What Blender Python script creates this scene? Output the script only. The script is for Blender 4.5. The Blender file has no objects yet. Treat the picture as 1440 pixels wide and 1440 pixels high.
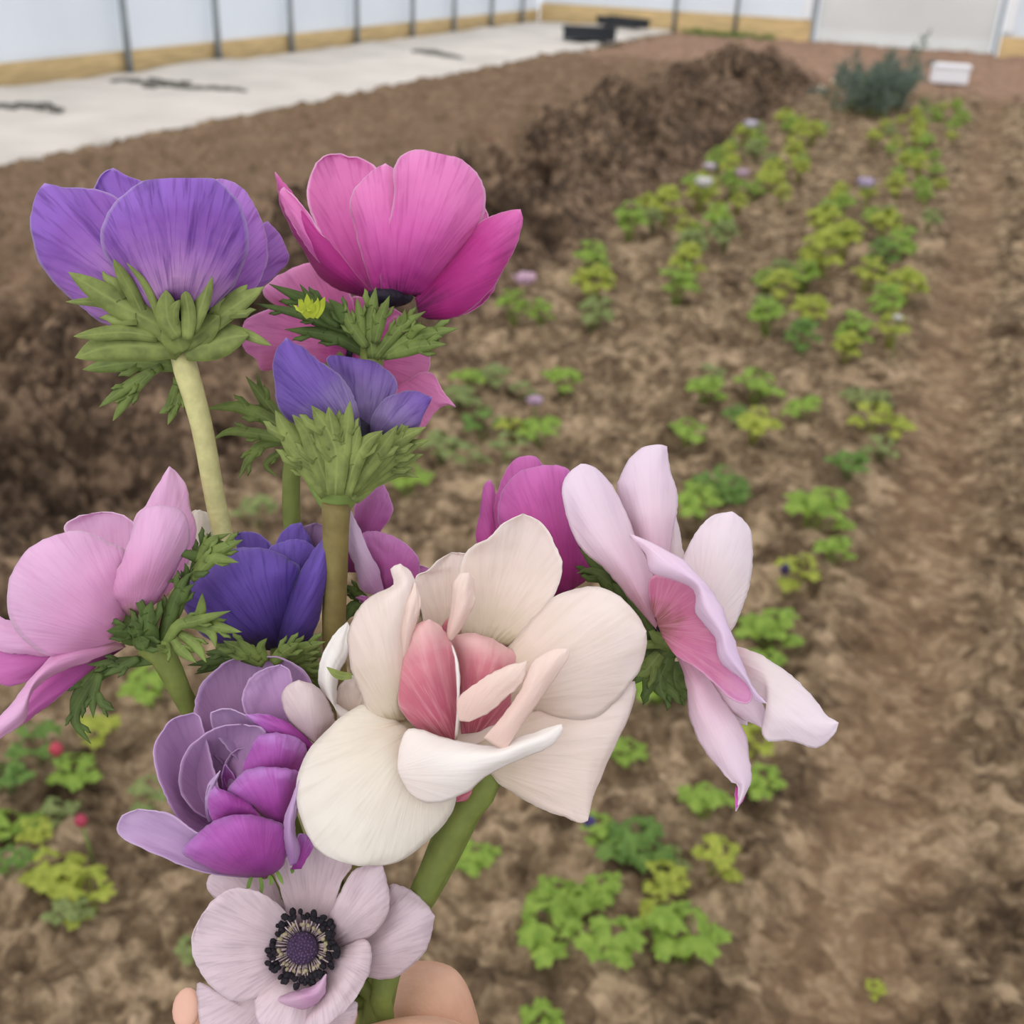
import bpy, math, random
import numpy as np
from mathutils import Vector, Matrix, noise as mnoise

C = bpy.context.scene.collection
SC = bpy.context.scene
random.seed(7)
rng = np.random.default_rng(7)

# ------------------------------------------------------------------ camera
F = 1550.0; H = 1.4
MW = Matrix(((0.92448769, -0.2079403, 0.31950486), (0.37911986, 0.41382802, -0.82765603), (0.03988298, 0.88628844, 0.4614132)))
cam = bpy.data.cameras.new('camera'); co = bpy.data.objects.new('camera', cam); C.objects.link(co)
m4 = MW.to_4x4(); m4.translation = Vector((0, 0, H)); co.matrix_world = m4
cam.sensor_width = 36; cam.lens = F / 1440 * 36; cam.clip_start = 0.02; cam.clip_end = 200
cam.dof.use_dof = True; cam.dof.focus_distance = 0.345; cam.dof.aperture_fstop = 15.0; cam.dof.aperture_blades = 0
SC.camera = co

def hand_pt(px, py, d):
    """bouquet point: measured across the view, d = millimetres behind the bouquet's middle"""
    z = 0.35 + d * 0.001
    return MW @ Vector(((px - 720) / F * z, (720 - py) / F * z, -z)) + Vector((0, 0, H))
def ground_pt(px, py, z=0.0):
    r = MW @ Vector(((px - 720) / F, (720 - py) / F, -1)); s = (z - H) / r.z
    return Vector((r.x * s, r.y * s, z))

# ------------------------------------------------------------------ helpers
def lin(c):
    return tuple((x / 255 / 12.92 if x / 255 <= 0.04045 else ((x / 255 + 0.055) / 1.055) ** 2.4) for x in c) + (1.0,)
def mesh(name, verts, faces, mats, parent=None, uvs=None, smooth=True, fm=None, uv2=None):
    me = bpy.data.meshes.new(name); me.from_pydata([tuple(v) for v in verts], [], faces)
    for m in (mats if isinstance(mats, (list, tuple)) else [mats]): me.materials.append(m)
    if smooth: me.polygons.foreach_set('use_smooth', [True] * len(me.polygons))
    if fm: me.polygons.foreach_set('material_index', fm)
    if uvs is not None:
        l = me.uv_layers.new(name='UVMap')
        for lp in me.loops: l.data[lp.index].uv = uvs[lp.vertex_index]
    if uv2 is not None:
        l = me.uv_layers.new(name='fan')
        for lp in me.loops: l.data[lp.index].uv = uv2[lp.vertex_index]
    me.update()
    o = bpy.data.objects.new(name, me); C.objects.link(o)
    if parent:
        o.parent = parent; o.matrix_parent_inverse = Matrix.Translation(-parent.location)
    return o
def tag(o, label=None, cat=None, group=None, kind=None):
    if label: o['label'] = label
    if cat: o['category'] = cat
    if group: o['group'] = group
    if kind: o['kind'] = kind
    return o
def empty(name, loc, label=None, cat=None, group=None):
    o = bpy.data.objects.new(name, None); C.objects.link(o); o.location = loc; o.empty_display_size = 0.02
    return tag(o, label, cat, group)
def copy_tree(o, parent=None):
    c = o.copy(); C.objects.link(c)
    if parent: c.parent = parent; c.matrix_parent_inverse = o.matrix_parent_inverse.copy()
    for ch in list(o.children): copy_tree(ch, c)
    return c
class MB:
    def __init__(s): s.v = []; s.f = []; s.m = []; s.uv = []
    def add(s, v, f, mi=0, uv=None):
        b = len(s.v); s.v += [Vector(p) for p in v]; s.f += [tuple(i + b for i in q) for q in f]; s.m += [mi] * len(f)
        s.uv += uv if uv else [(0.5, 0.5)] * len(v)
    def box(s, lo, hi, mi=0):
        x0, y0, z0 = lo; x1, y1, z1 = hi
        s.add([(x0,y0,z0),(x1,y0,z0),(x1,y1,z0),(x0,y1,z0),(x0,y0,z1),(x1,y0,z1),(x1,y1,z1),(x0,y1,z1)],
              [(0,3,2,1),(4,5,6,7),(0,1,5,4),(1,2,6,5),(2,3,7,6),(3,0,4,7)], mi)
    def tube(s, pts, rad, n=8, mi=0, cap=True):
        pts = [Vector(p) for p in pts]; k = len(pts)
        if not isinstance(rad, (list, tuple)): rad = [rad] * k
        v = []; ref = None; uv = []
        for i, p in enumerate(pts):
            t = (pts[min(i + 1, k - 1)] - pts[max(i - 1, 0)]).normalized()
            if ref is None: ref = t.orthogonal().normalized()
            ref = (ref - t * ref.dot(t)).normalized(); b = t.cross(ref)
            for j in range(n):
                a = 2 * math.pi * j / n; v.append(p + (ref * math.cos(a) + b * math.sin(a)) * rad[i]); uv.append((j / n, i / max(1, k - 1)))
        f = [(i * n + j, i * n + (j + 1) % n, (i + 1) * n + (j + 1) % n, (i + 1) * n + j) for i in range(k - 1) for j in range(n)]
        if cap: f += [tuple(range(n))[::-1], tuple((k - 1) * n + j for j in range(n))]
        s.add(v, f, mi, uv)
    def ball(s, c, r, axis=None, n=10, mi=0, rough=0.0):
        """ellipsoid, r = (rx, ry, rz) with rz along axis"""
        c = Vector(c); q = Vector((0, 0, 1)).rotation_difference(Vector(axis)) if axis is not None else None
        v = []; k = n // 2 + 1
        for i in range(k + 1):
            th = math.pi * i / k
            for j in range(n):
                a = 2 * math.pi * j / n; w = 1 + rough * mnoise.noise(Vector((math.sin(th) * math.cos(a), math.sin(th) * math.sin(a), math.cos(th))) * 2.3 + c * 37)
                p = Vector((r[0] * math.sin(th) * math.cos(a), r[1] * math.sin(th) * math.sin(a), r[2] * math.cos(th))) * w
                v.append(c + (q @ p if q else p))
        f = [(i * n + j, (i + 1) * n + j, (i + 1) * n + (j + 1) % n, i * n + (j + 1) % n) for i in range(k) for j in range(n)]
        s.add(v, f, mi)
    def build(s, name, mats, parent=None, smooth=True):
        return mesh(name, s.v, s.f, mats, parent, s.uv, smooth, s.m)

# ------------------------------------------------------------------ materials
def nodes(name):
    m = bpy.data.materials.new(name); m.use_nodes = True; nt = m.node_tree; nt.nodes.clear()
    out = nt.nodes.new('ShaderNodeOutputMaterial')
    def N(t, **k):
        n = nt.nodes.new(t)
        for a, b in k.items():
            if a == 'inp':
                for i, val in b.items():
                    if hasattr(val, 'links') and hasattr(val, 'is_output'): nt.links.new(val, n.inputs[i])
                    else: n.inputs[i].default_value = val
            else: setattr(n, a, b)
        return n
    return m, nt, N, out
def mixc(N, fac, a, b, mode='MIX'):
    n = N('ShaderNodeMix', data_type='RGBA', blend_type=mode)
    nt = n.id_data
    for idx, val in ((0, fac), (6, a), (7, b)):
        if hasattr(val, 'is_output'): nt.links.new(val, n.inputs[idx])
        else: n.inputs[idx].default_value = val
    return n.outputs[2]
def math1(N, op, a, b=0.0, clamp=False):
    return N('ShaderNodeMath', operation=op, use_clamp=clamp, inp={0: a, 1: b}).outputs[0]
def ramp(N, fac, stops):
    r = N('ShaderNodeValToRGB', inp={0: fac}); e = r.color_ramp.elements
    while len(e) < len(stops): e.new(0.5)
    for el, (p, c) in zip(e, stops): el.position = p; el.color = c
    return r.outputs[0]
def simple(name, col, rough=0.7, var=0.15, scale=20.0, bump=0.0, trans=0.0, metal=0.0, coords='Object', stretch=(1, 1, 1)):
    m, nt, N, out = nodes(name)
    tc = N('ShaderNodeTexCoord'); mp = N('ShaderNodeMapping', inp={0: tc.outputs[coords], 3: stretch})
    nz = N('ShaderNodeTexNoise', inp={'Vector': mp.outputs[0], 'Scale': scale, 'Detail': 5.0})
    c = lin(col); dk = tuple(x * (1 - var) for x in c[:3]) + (1,); lt = tuple(min(1, x * (1 + var)) for x in c[:3]) + (1,)
    col_o = ramp(N, nz.outputs[0], [(0.3, dk), (0.7, lt)])
    b = N('ShaderNodeBsdfPrincipled', inp={'Base Color': col_o, 'Roughness': rough, 'Metallic': metal, 'Specular IOR Level': 0.3})
    if bump:
        bp = N('ShaderNodeBump', inp={'Height': nz.outputs[0], 'Strength': bump, 'Distance': 0.01}); nt.links.new(bp.outputs[0], b.inputs['Normal'])
    res = b.outputs[0]
    if trans:
        t = N('ShaderNodeBsdfTranslucent', inp={0: col_o}); res = N('ShaderNodeMixShader', inp={0: trans, 1: res, 2: t.outputs[0]}).outputs[0]
    nt.links.new(res, out.inputs[0]); return m

def petal_mat(name, stops, vein, vs=0.35, rim=(250, 235, 245), rims=0.5, seed=0.0, trans=0.3, rough=0.55):
    """stops: [(v, rgb)] from the petal's base (0) to its margin (1); veins fan along the petal"""
    m, nt, N, out = nodes(name)
    uv = N('ShaderNodeUVMap', uv_map='UVMap'); sx = N('ShaderNodeSeparateXYZ', inp={0: uv.outputs[0]}); u, v = sx.outputs[0], sx.outputs[1]
    fu = N('ShaderNodeUVMap', uv_map='fan'); fx = N('ShaderNodeSeparateXYZ', inp={0: fu.outputs[0]}); r = fx.outputs[1]
    def fan(su, sv, det, dist):
        mp = N('ShaderNodeMapping', inp={0: fu.outputs[0], 1: (seed, seed * 1.7, seed), 3: (su, sv, 1)})
        return N('ShaderNodeTexNoise', inp={'Vector': mp.outputs[0], 'Scale': 1.0, 'Detail': det, 'Distortion': dist}).outputs[0]
    n1 = fan(30, 1.7, 4.0, 0.55); n2 = fan(90, 3.0, 3.0, 0.5); n3 = fan(3.5, 3.5, 4.0, 0.2)
    vj = math1(N, 'ADD', r, math1(N, 'MULTIPLY', math1(N, 'SUBTRACT', n3, 0.5), 0.45))
    vj = math1(N, 'ADD', vj, math1(N, 'MULTIPLY', math1(N, 'SUBTRACT', n1, 0.5), 0.22))
    base = ramp(N, vj, [(q, lin(c)) for q, c in stops])
    v1 = ramp(N, n1, [(0.50, (0, 0, 0, 1)), (0.66, (1, 1, 1, 1))]); v2 = ramp(N, n2, [(0.50, (0, 0, 0, 1)), (0.70, (1, 1, 1, 1))])
    vm = math1(N, 'MULTIPLY', math1(N, 'ADD', math1(N, 'MULTIPLY', v1, 0.45), math1(N, 'MULTIPLY', v2, 0.6)), vs)
    c = mixc(N, vm, base, lin(vein))
    au = math1(N, 'ABSOLUTE', math1(N, 'SUBTRACT', math1(N, 'MULTIPLY', u, 2.0), 1.0))
    e = math1(N, 'MAXIMUM', au, math1(N, 'SUBTRACT', math1(N, 'MULTIPLY', v, 1.35), 0.36))
    em = ramp(N, e, [(0.935, (0, 0, 0, 1)), (0.995, (1, 1, 1, 1))])
    em = math1(N, 'MULTIPLY', math1(N, 'MULTIPLY', em, rims), math1(N, 'MULTIPLY', v, 3.0, True))
    c = mixc(N, em, c, lin(rim))
    bp = N('ShaderNodeBump', inp={'Height': math1(N, 'ADD', n1, math1(N, 'MULTIPLY', n2, 0.6)), 'Strength': 0.30, 'Distance': 0.0012})
    b = N('ShaderNodeBsdfPrincipled', inp={'Base Color': c, 'Roughness': rough, 'Specular IOR Level': 0.25, 'Sheen Weight': 0.08, 'Sheen Roughness': 0.5, 'Normal': bp.outputs[0]})
    t = N('ShaderNodeBsdfTranslucent', inp={0: c})
    mx = N('ShaderNodeMixShader', inp={0: trans, 1: b.outputs[0], 2: t.outputs[0]})
    nt.links.new(mx.outputs[0], out.inputs[0]); return m

# ------------------------------------------------------------------ world light: bright overcast daylight
w = bpy.data.worlds.new('overcast_sky'); SC.world = w; w.use_nodes = True; nt = w.node_tree; nt.nodes.clear()
wo = nt.nodes.new('ShaderNodeOutputWorld'); bg = nt.nodes.new('ShaderNodeBackground'); tc = nt.nodes.new('ShaderNodeTexCoord')
sp = nt.nodes.new('ShaderNodeSeparateXYZ'); cr = nt.nodes.new('ShaderNodeValToRGB')
nt.links.new(tc.outputs['Generated'], sp.inputs[0]); nt.links.new(sp.outputs[2], cr.inputs[0]); nt.links.new(cr.outputs[0], bg.inputs[0]); nt.links.new(bg.outputs[0], wo.inputs[0])
cr.color_ramp.elements[0].position = 0.0; cr.color_ramp.elements[0].color = (0.80, 0.84, 0.90, 1)
cr.color_ramp.elements[1].position = 1.0; cr.color_ramp.elements[1].color = (1.0, 1.0, 1.0, 1)
bg.inputs[1].default_value = 1.12
sun = bpy.data.lights.new('overcast_sun', 'SUN'); sun.energy = 1.15; sun.angle = math.radians(70); sun.color = (1, 0.97, 0.93)
so = bpy.data.objects.new('overcast_sun', sun); C.objects.link(so); so.rotation_euler = (math.radians(42), math.radians(-16), 0)
SC.view_settings.view_transform = 'Standard'; SC.view_settings.look = 'None'; SC.view_settings.gamma = 1; SC.view_settings.exposure = 0.0
SC.view_settings.use_curve_mapping = False
SC.cycles.max_bounces = 8; SC.cycles.transparent_max_bounces = 12

# ------------------------------------------------------------------ soil
def hash2(ix, iy, k):
    h = (ix.astype(np.int64) * 374761393 + iy.astype(np.int64) * 668265263 + k * 1274126177) & 0x7fffffff
    h = ((h ^ (h >> 13)) * 1274126177) & 0x7fffffff
    return ((h ^ (h >> 16)) & 0xffff) / 65535.0
def vnoise(x, y, s, k):
    x = x / s; y = y / s; ix = np.floor(x); iy = np.floor(y); fx = x - ix; fy = y - iy
    fx = fx * fx * (3 - 2 * fx); fy = fy * fy * (3 - 2 * fy)
    a = hash2(ix, iy, k); b = hash2(ix + 1, iy, k); c = hash2(ix, iy + 1, k); d = hash2(ix + 1, iy + 1, k)
    return (a * (1 - fx) + b * fx) * (1 - fy) + (c * (1 - fx) + d * fx) * fy
def fbm(x, y, s, k, o=4):
    r = 0; a = 1; t = 0
    for i in range(o): r = r + a * vnoise(x, y, s / 2 ** i, k + i); t += a; a *= 0.5
    return r / t
def clods(x, y, s, k):
    """rounded lumps of differing size on a jittered grid"""
    wx = x + (vnoise(x, y, s * 0.5, k + 50) - 0.5) * s * 0.5; wy = y + (vnoise(x, y, s * 0.5, k + 51) - 0.5) * s * 0.5
    gx = np.floor(wx / s); gy = np.floor(wy / s); best = np.zeros_like(x)
    for i in (-1, 0, 1):
        for j in (-1, 0, 1):
            cx = gx + i; cy = gy + j
            px = (cx + hash2(cx, cy, k)) * s; py = (cy + hash2(cx, cy, k + 1)) * s; r = s * (0.25 + 0.65 * hash2(cx, cy, k + 2) ** 1.5)
            best = np.maximum(best, np.sqrt(np.maximum(0, 1 - ((wx - px) ** 2 + (wy - py) ** 2) / r ** 2)) * r / s)
    return best
def ss(a, b, x):
    t = np.clip((x - a) / (b - a), 0, 1); return t * t * (3 - 2 * t)
def soil_height(x, y):
    wob = (fbm(x * 0 + 3, y, 1.2, 11) - 0.5) * 0.35
    xr = x + wob * 0.7 + (vnoise(x, y, 0.3, 77) - 0.5) * 0.16
    end = 1 - ss(14.0, 16.0, y + wob)
    rid = (1 - ss(-2.6, -1.72, xr)) * ss(-5.6, -5.0, x) * end
    front = np.exp(-((xr + 2.35) / 0.66) ** 2) * end
    path = np.exp(-((x - 0.09 - wob * 0.12) / 0.13) ** 4)
    z = rid * (0.07 + 0.05 * fbm(x, y, 0.9, 21))
    z = z + front * 0.05 - 0.05 * np.exp(-((xr + 1.84) / 0.14) ** 2) * end
    z = z + np.sqrt(rid) * (0.06 + 0.94 * np.clip(front * 1.3, 0, 1)) * (clods(x, y, 0.36, 31) * 0.24 + clods(x + 5, y, 0.17, 33) * 0.16 - 0.34 * ss(0.50, 0.41, fbm(x, y, 0.30, 35, 2)))
    z = z + rid * clods(x, y, 0.10, 38) * 0.045
    bed = 1 - np.clip(path, 0, 1) * 0.62
    z = z + bed * (clods(x, y, 0.085, 41) * 0.036 + clods(x + 3, y + 1, 0.042, 43) * 0.024 + (fbm(x, y, 0.25, 45) - 0.5) * 0.06 - 0.03 * ss(0.46, 0.34, fbm(x + 7, y, 0.12, 49, 2)))
    z = z + (fbm(x, y, 0.05, 47) - 0.5) * 0.008 - path * 0.028 + 0.012 * ss(0.25, 0.4, x)
    z = z * (1 - 0.9 * (1 - ss(-5.75, -5.5, x)))
    return z, rid, front, path
ys = list(np.arange(-1.5, 0.29, 0.03)) + [0.30]
while ys[-1] < 21.3:
    y = ys[-1]; ys.append(y + min(0.045, (y * y + 1.96) / (1.4 * 1550) * 3.2))
ys = np.array(ys); ncol = 470
rows = []
for y in ys:
    xl = max(-8.15, -0.8 - 0.97 * max(y, 0.3)); xr_ = 0.75 + 0.02 * y
    main = np.linspace(xl, xr_, ncol)
    left = np.linspace(-8.15, xl, 61)[:-1] if xl > -8.14 else np.full(60, -8.15) + np.arange(60) * 1e-5
    right = np.linspace(xr_, 5.2, 40)[1:]
    rows.append(np.concatenate([left, main, right]))
GX = np.array(rows); GY = np.repeat(ys[:, None], GX.shape[1], 1)
GZ, RID, FRONT, PATH = soil_height(GX, GY)
nr, nc = GX.shape
me = bpy.data.meshes.new('ground')
me.vertices.add(nr * nc); me.vertices.foreach_set('co', np.stack([GX, GY, GZ], -1).astype(np.float32).ravel())
ii = (np.arange(nr - 1)[:, None] * nc + np.arange(nc - 1)[None, :]).ravel()
quads = np.stack([ii, ii + 1, ii + nc + 1, ii + nc], -1).astype(np.int32)
me.loops.add(quads.size); me.loops.foreach_set('vertex_index', quads.ravel())
me.polygons.add(len(quads)); me.polygons.foreach_set('loop_start', np.arange(0, quads.size, 4, dtype=np.int32))
me.polygons.foreach_set('use_smooth', np.ones(len(quads), dtype=bool)); me.update(calc_edges=True)
at = me.color_attributes.new('zone', 'FLOAT_COLOR', 'POINT')
wv = (fbm(GX, GY, 0.8, 91) - 0.5) * 0.7
damp_shade = ss(-3.35, -2.85, GX + wv) * (1 - ss(-1.95, -1.6, GX + wv * 0.5)) * (1 - ss(14.0, 15.5, GY))  # damp dug soil, spread wider to put the ridge hollows' shade into the colour
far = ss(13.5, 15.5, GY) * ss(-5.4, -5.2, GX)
at.data.foreach_set('color', np.stack([np.clip(damp_shade, 0, 1), PATH, RID, far], -1).astype(np.float32).ravel())
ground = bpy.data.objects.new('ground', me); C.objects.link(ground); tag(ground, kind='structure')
m, nt, N, out = nodes('soil')
tc = N('ShaderNodeTexCoord'); P_ = tc.outputs['Object']
n1 = N('ShaderNodeTexNoise', inp={'Vector': P_, 'Scale': 5.0, 'Detail': 9.0, 'Roughness': 0.68}).outputs[0]
n2 = N('ShaderNodeTexNoise', inp={'Vector': P_, 'Scale': 42.0, 'Detail': 6.0, 'Roughness': 0.7}).outputs[0]
vo = N('ShaderNodeTexVoronoi', inp={'Vector': P_, 'Scale': 28.0, 'Randomness': 1.0}); vcol = N('ShaderNodeSeparateColor', inp={0: vo.outputs['Color']}).outputs[0]
za = N('ShaderNodeVertexColor', layer_name='zone'); zs = N('ShaderNodeSeparateColor', inp={0: za.outputs[0]})
mixn = math1(N, 'ADD', math1(N, 'MULTIPLY', n1, 0.55), math1(N, 'ADD', math1(N, 'MULTIPLY', n2, 0.35), math1(N, 'MULTIPLY', vcol, 0.12)))
dry = ramp(N, mixn, [(0.38, lin((62, 49, 37))), (0.50, lin((115, 96, 75))), (0.62, lin((172, 149, 121)))])
wet_shade = ramp(N, mixn, [(0.39, lin((46, 37, 30))), (0.50, lin((84, 68, 55))), (0.62, lin((144, 120, 98)))])  # moist soil tones, darkened with painted shade for the hollows
ridc = ramp(N, mixn, [(0.34, lin((98, 79, 62))), (0.54, lin((126, 104, 84))), (0.68, lin((146, 122, 100)))])
pth = ramp(N, mixn, [(0.36, lin((92, 72, 54))), (0.53, lin((128, 104, 81))), (0.66, lin((168, 144, 116)))])
c = mixc(N, zs.outputs[2], dry, ridc); c = mixc(N, zs.outputs[0], c, wet_shade); c = mixc(N, math1(N, 'MULTIPLY', zs.outputs[1], 0.8), c, pth)
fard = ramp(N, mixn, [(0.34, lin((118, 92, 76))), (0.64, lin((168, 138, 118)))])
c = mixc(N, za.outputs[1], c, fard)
bp = N('ShaderNodeBump', inp={'Height': n2, 'Strength': 0.6, 'Distance': 0.012})
b = N('ShaderNodeBsdfPrincipled', inp={'Base Color': c, 'Roughness': 0.95, 'Specular IOR Level': 0.1, 'Normal': bp.outputs[0]})
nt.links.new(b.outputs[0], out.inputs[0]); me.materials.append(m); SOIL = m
def zat(x, y):
    return float(soil_height(np.array([float(x)]), np.array([float(y)]))[0][0])

# ------------------------------------------------------------------ the polytunnel
film = simple('polythene_film', (240, 243, 247), 0.5, 0.02, 1.2, 0.0, 0.5)
filmdoor = simple('door_polythene', (232, 232, 230), 0.5, 0.05, 0.8, 0.15, 0.42)
steel = simple('galvanised_steel', (150, 157, 162), 0.5, 0.1, 6, 0, 0, 0.25)
wood = simple('pine_board', (214, 186, 136), 0.75, 0.2, 3.0, 0.05, 0, 0, 'Object', (1, 1, 9))
whitew = simple('white_batten', (238, 240, 243), 0.6, 0.03)
def film_wall(name, a, b, z0, z1, mat, sag=0.03, thick=0.004):
    a = Vector(a); b = Vector(b); n = (b - a).cross(Vector((0, 0, 1))).normalized(); L = (b - a).length; k = max(4, int(L / 0.25)); q = 10; v = []; f = []
    for s_ in (0, 1):
        for i in range(k + 1):
            for j in range(q + 1):
                p = a + (b - a) * (i / k) + Vector((0, 0, z0 + (z1 - z0) * j / q))
                v.append(p + n * (sag * (mnoise.noise(p * 0.9) + 0.4 * mnoise.noise(p * 2.3)) + s_ * thick))
    g = (k + 1) * (q + 1)
    for i in range(k):
        for j in range(q):
            x = i * (q + 1) + j; f.append((x, x + q + 1, x + q + 2, x + 1)); f.append((g + x, g + x + 1, g + x + q + 2, g + x + q + 1))
    for i in range(k):
        for j in (0, q):
            x = i * (q + 1) + j; f.append((x, x + q + 1, g + x + q + 1, g + x))
    return tag(mesh(name, v, f, mat), kind='structure')
LX, EY, RX = -8.05, 21.15, 5.05
film_wall('wall_left', (LX - 0.1, -1.5, 0), (LX - 0.1, EY + 0.1, 0), 0.0, 2.1, film)
film_wall('wall_back', (LX, EY + 0.1, 0), (-3.02, EY + 0.1, 0), 0.0, 3.2, film)
film_wall('wall_back_right', (0.02, EY + 0.1, 0), (RX, EY + 0.1, 0), 0.0, 3.2, film)
def board(name, lo, hi):
    b = MB(); b.box(lo, hi); o = b.build(name, wood, None, False); return tag(o, kind='structure')
board('baseboard_left', (LX - 0.08, -1.5, -0.04), (LX - 0.035, EY, 0.24))
board('baseboard_back', (LX, EY - 0.02, -0.04), (-3.02, EY + 0.03, 0.36))
board('baseboard_back_right', (0.02, EY - 0.02, -0.04), (RX, EY + 0.03, 0.30))
film_wall('door_1', (-2.94, EY + 0.03, 0), (-0.10, EY + 0.03, 0), 0.02, 2.6, filmdoor, 0.02)
for i, x in enumerate((-3.0, -0.04)):
    b = MB(); b.box((x - 0.035, EY - 0.05, -0.03), (x + 0.035, EY + 0.05, 2.7)); tag(b.build('trim_%d' % (i + 1), steel, None, False), kind='structure')
for i, x in enumerate((-3.14, 0.10)):
    b = MB(); b.box((x - 0.075, EY - 0.045, 0.37), (x + 0.075, EY + 0.09, 2.7)); tag(b.build('trim_%d' % (i + 3), whitew, None, False), kind='structure')
ORD = ['first', 'second', 'third', 'fourth', 'fifth', 'sixth', 'seventh', 'eighth', 'ninth', 'tenth', 'eleventh', 'twelfth', 'thirteenth', 'fourteenth',
       'fifteenth', 'sixteenth', 'seventeenth', 'eighteenth', 'nineteenth', 'twentieth', 'twenty-first', 'twenty-second', 'twenty-third', 'twenty-fourth', 'twenty-fifth', 'twenty-sixth',
       'twenty-seventh', 'twenty-eighth', 'twenty-ninth', 'thirtieth', 'thirty-first', 'thirty-second', 'thirty-third', 'thirty-fourth', 'thirty-fifth', 'thirty-sixth', 'thirty-seventh', 'thirty-eighth', 'thirty-ninth', 'fortieth']
hoopy = [8.07 + 0.0, 9.57, 11.07, 12.57, 14.2, 15.85, 17.3, 18.8, 20.2]
k = 0
for y in hoopy[1:]:
    b = MB(); xs = LX + 0.02
    b.tube([(xs, y, -0.05), (xs, y, 0.6), (xs, y, 1.3), (xs + 0.05, y, 1.75), (xs + 0.25, y, 2.2), (xs + 0.6, y, 2.65)], 0.036, 10)
    o = b.build('hoop_post', steel); tag(o, 'grey steel hoop post on the left plastic wall, %s from the camera' % ORD[k], 'post', 'hoop posts along the left wall'); k += 1
for i, (px, py) in enumerate(((940, 45), (1022, 50))):
    x = ground_pt(px, py).x; x = (-5.45, -4.35)[i]
    b = MB(); b.tube([(x, EY - 0.06, -0.05), (x, EY - 0.06, 1.2), (x, EY - 0.06, 2.9)], 0.034, 10)
    tag(b.build('wall_post', steel), ('grey steel post of the far end wall, beside the dark trays', 'grey steel post of the far end wall, nearer the door')[i], 'post', 'end wall posts')

# white ground sheet
sheet = simple('white_sheet', (204, 196, 187), 0.6, 0.13, 1.3, 0.3)
v = []; f = []; ny, nx = 230, 46
for i in range(ny + 1):
    y = -0.5 + (EY - 0.15 + 0.5) * i / ny
    xe = -5.48 + 0.16 * mnoise.noise(Vector((y * 0.7, 0, 0))) + 0.09 * mnoise.noise(Vector((y * 2.6, 5, 0)))
    for j in range(nx + 1):
        x = LX + 0.06 + (xe - LX - 0.06) * j / nx
        z = 0.05 + 0.05 * abs(mnoise.noise(Vector((x * 1.1 + y * 0.5, y * 0.45, 3)))) + 0.02 * mnoise.noise(Vector((x * 3.5, y * 2.2, 7)))
        if j == nx: z = 0.015
        v.append((x, y, z))
for i in range(ny):
    for j in range(nx):
        a = i * (nx + 1) + j; f.append((a, a + 1, a + nx + 2, a + nx + 1))
gs = mesh('ground_sheet', v, f, sheet); md = gs.modifiers.new('thickness', 'SOLIDIFY'); md.thickness = 0.006; md.offset = -1
tag(gs, 'wrinkled white plastic ground sheet spread along the left wall', 'ground sheet')
def sheet_z(x, y):
    return 0.05 + 0.05 * abs(mnoise.noise(Vector((x * 1.1 + y * 0.5, y * 0.45, 3)))) + 0.02 * mnoise.noise(Vector((x * 3.5, y * 2.2, 7)))
# crumbs of soil lying in creases of the sheet
darksoil = simple('grey_soil', (104, 100, 94), 0.95, 0.25, 9, 0.3)
for (pts, lab, wd) in (([(165, 122), (215, 127), (270, 133), (340, 136)], 'long streak of grey dirt in a sheet crease near the first post', 0.06),
                       ([(-10, 161), (35, 163), (85, 164)], 'short streak of grey dirt on the sheet at the left edge', 0.05),
                       ([(590, 82), (618, 85), (640, 88)], 'small far streak of grey dirt on the sheet, halfway to the trays', 0.09)):
    P = [ground_pt(*p) for p in pts]; mb = MB()
    for i in range(len(P) - 1):
        for q in range(26):
            t = q / 26; p = P[i].lerp(P[i + 1], t) + Vector((random.uniform(-.05, .05), random.gauss(0, .05 + .05 * math.sin(3.1 * (i + t) / (len(P) - 1))), 0))
            p.z = sheet_z(p.x, p.y) + 0.004; s_ = random.uniform(0.5, 1.1) * wd
            mb.ball(p, (s_ * 1.4, s_ * 1.0, s_ * 0.22), None, 8, 0, 0.4)
    tag(mb.build('dirt_streak', darksoil), lab, 'dirt')
# trays at the far end
black = simple('black_plastic', (46, 50, 56), 0.5, 0.1)
def tray(c, l, wdt, h, rz, lab):
    b = MB(); t = 0.03
    b.box((-l/2, -wdt/2, 0), (l/2, wdt/2, t)); b.box((-l/2, -wdt/2, t), (l/2, -wdt/2 + t, h)); b.box((-l/2, wdt/2 - t, t), (l/2, wdt/2, h))
    b.box((-l/2, -wdt/2 + t, t), (-l/2 + t, wdt/2 - t, h)); b.box((l/2 - t, -wdt/2 + t, t), (l/2, wdt/2 - t, h))
    o = b.build('plastic_tray', black, None, False); o.location = c; o.rotation_euler.z = rz
    r = MB(); r.box((-l/2 - .02, -wdt/2 - .02, h - .01), (l/2 + .02, -wdt/2 + t, h + .015)); r.box((-l/2 - .02, wdt/2 - t, h - .01), (l/2 + .02, wdt/2 + .02, h + .015))
    ro = r.build('rim', black, None, False); ro.parent = o
    tag(o, lab, 'tray', 'dark trays on the white sheet')
p = ground_pt(828, 54, 0.1); tray((p.x, p.y, 0.09), 0.78, 0.5, 0.15, 0.35, 'dark plastic tray on the white sheet, nearer one')
p = ground_pt(868, 32, 0.1); tray((p.x + .35, EY - 0.75, 0.10), 1.0, 0.32, 0.13, -0.5, 'dark plastic tray by the far wall, behind the other tray')
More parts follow.
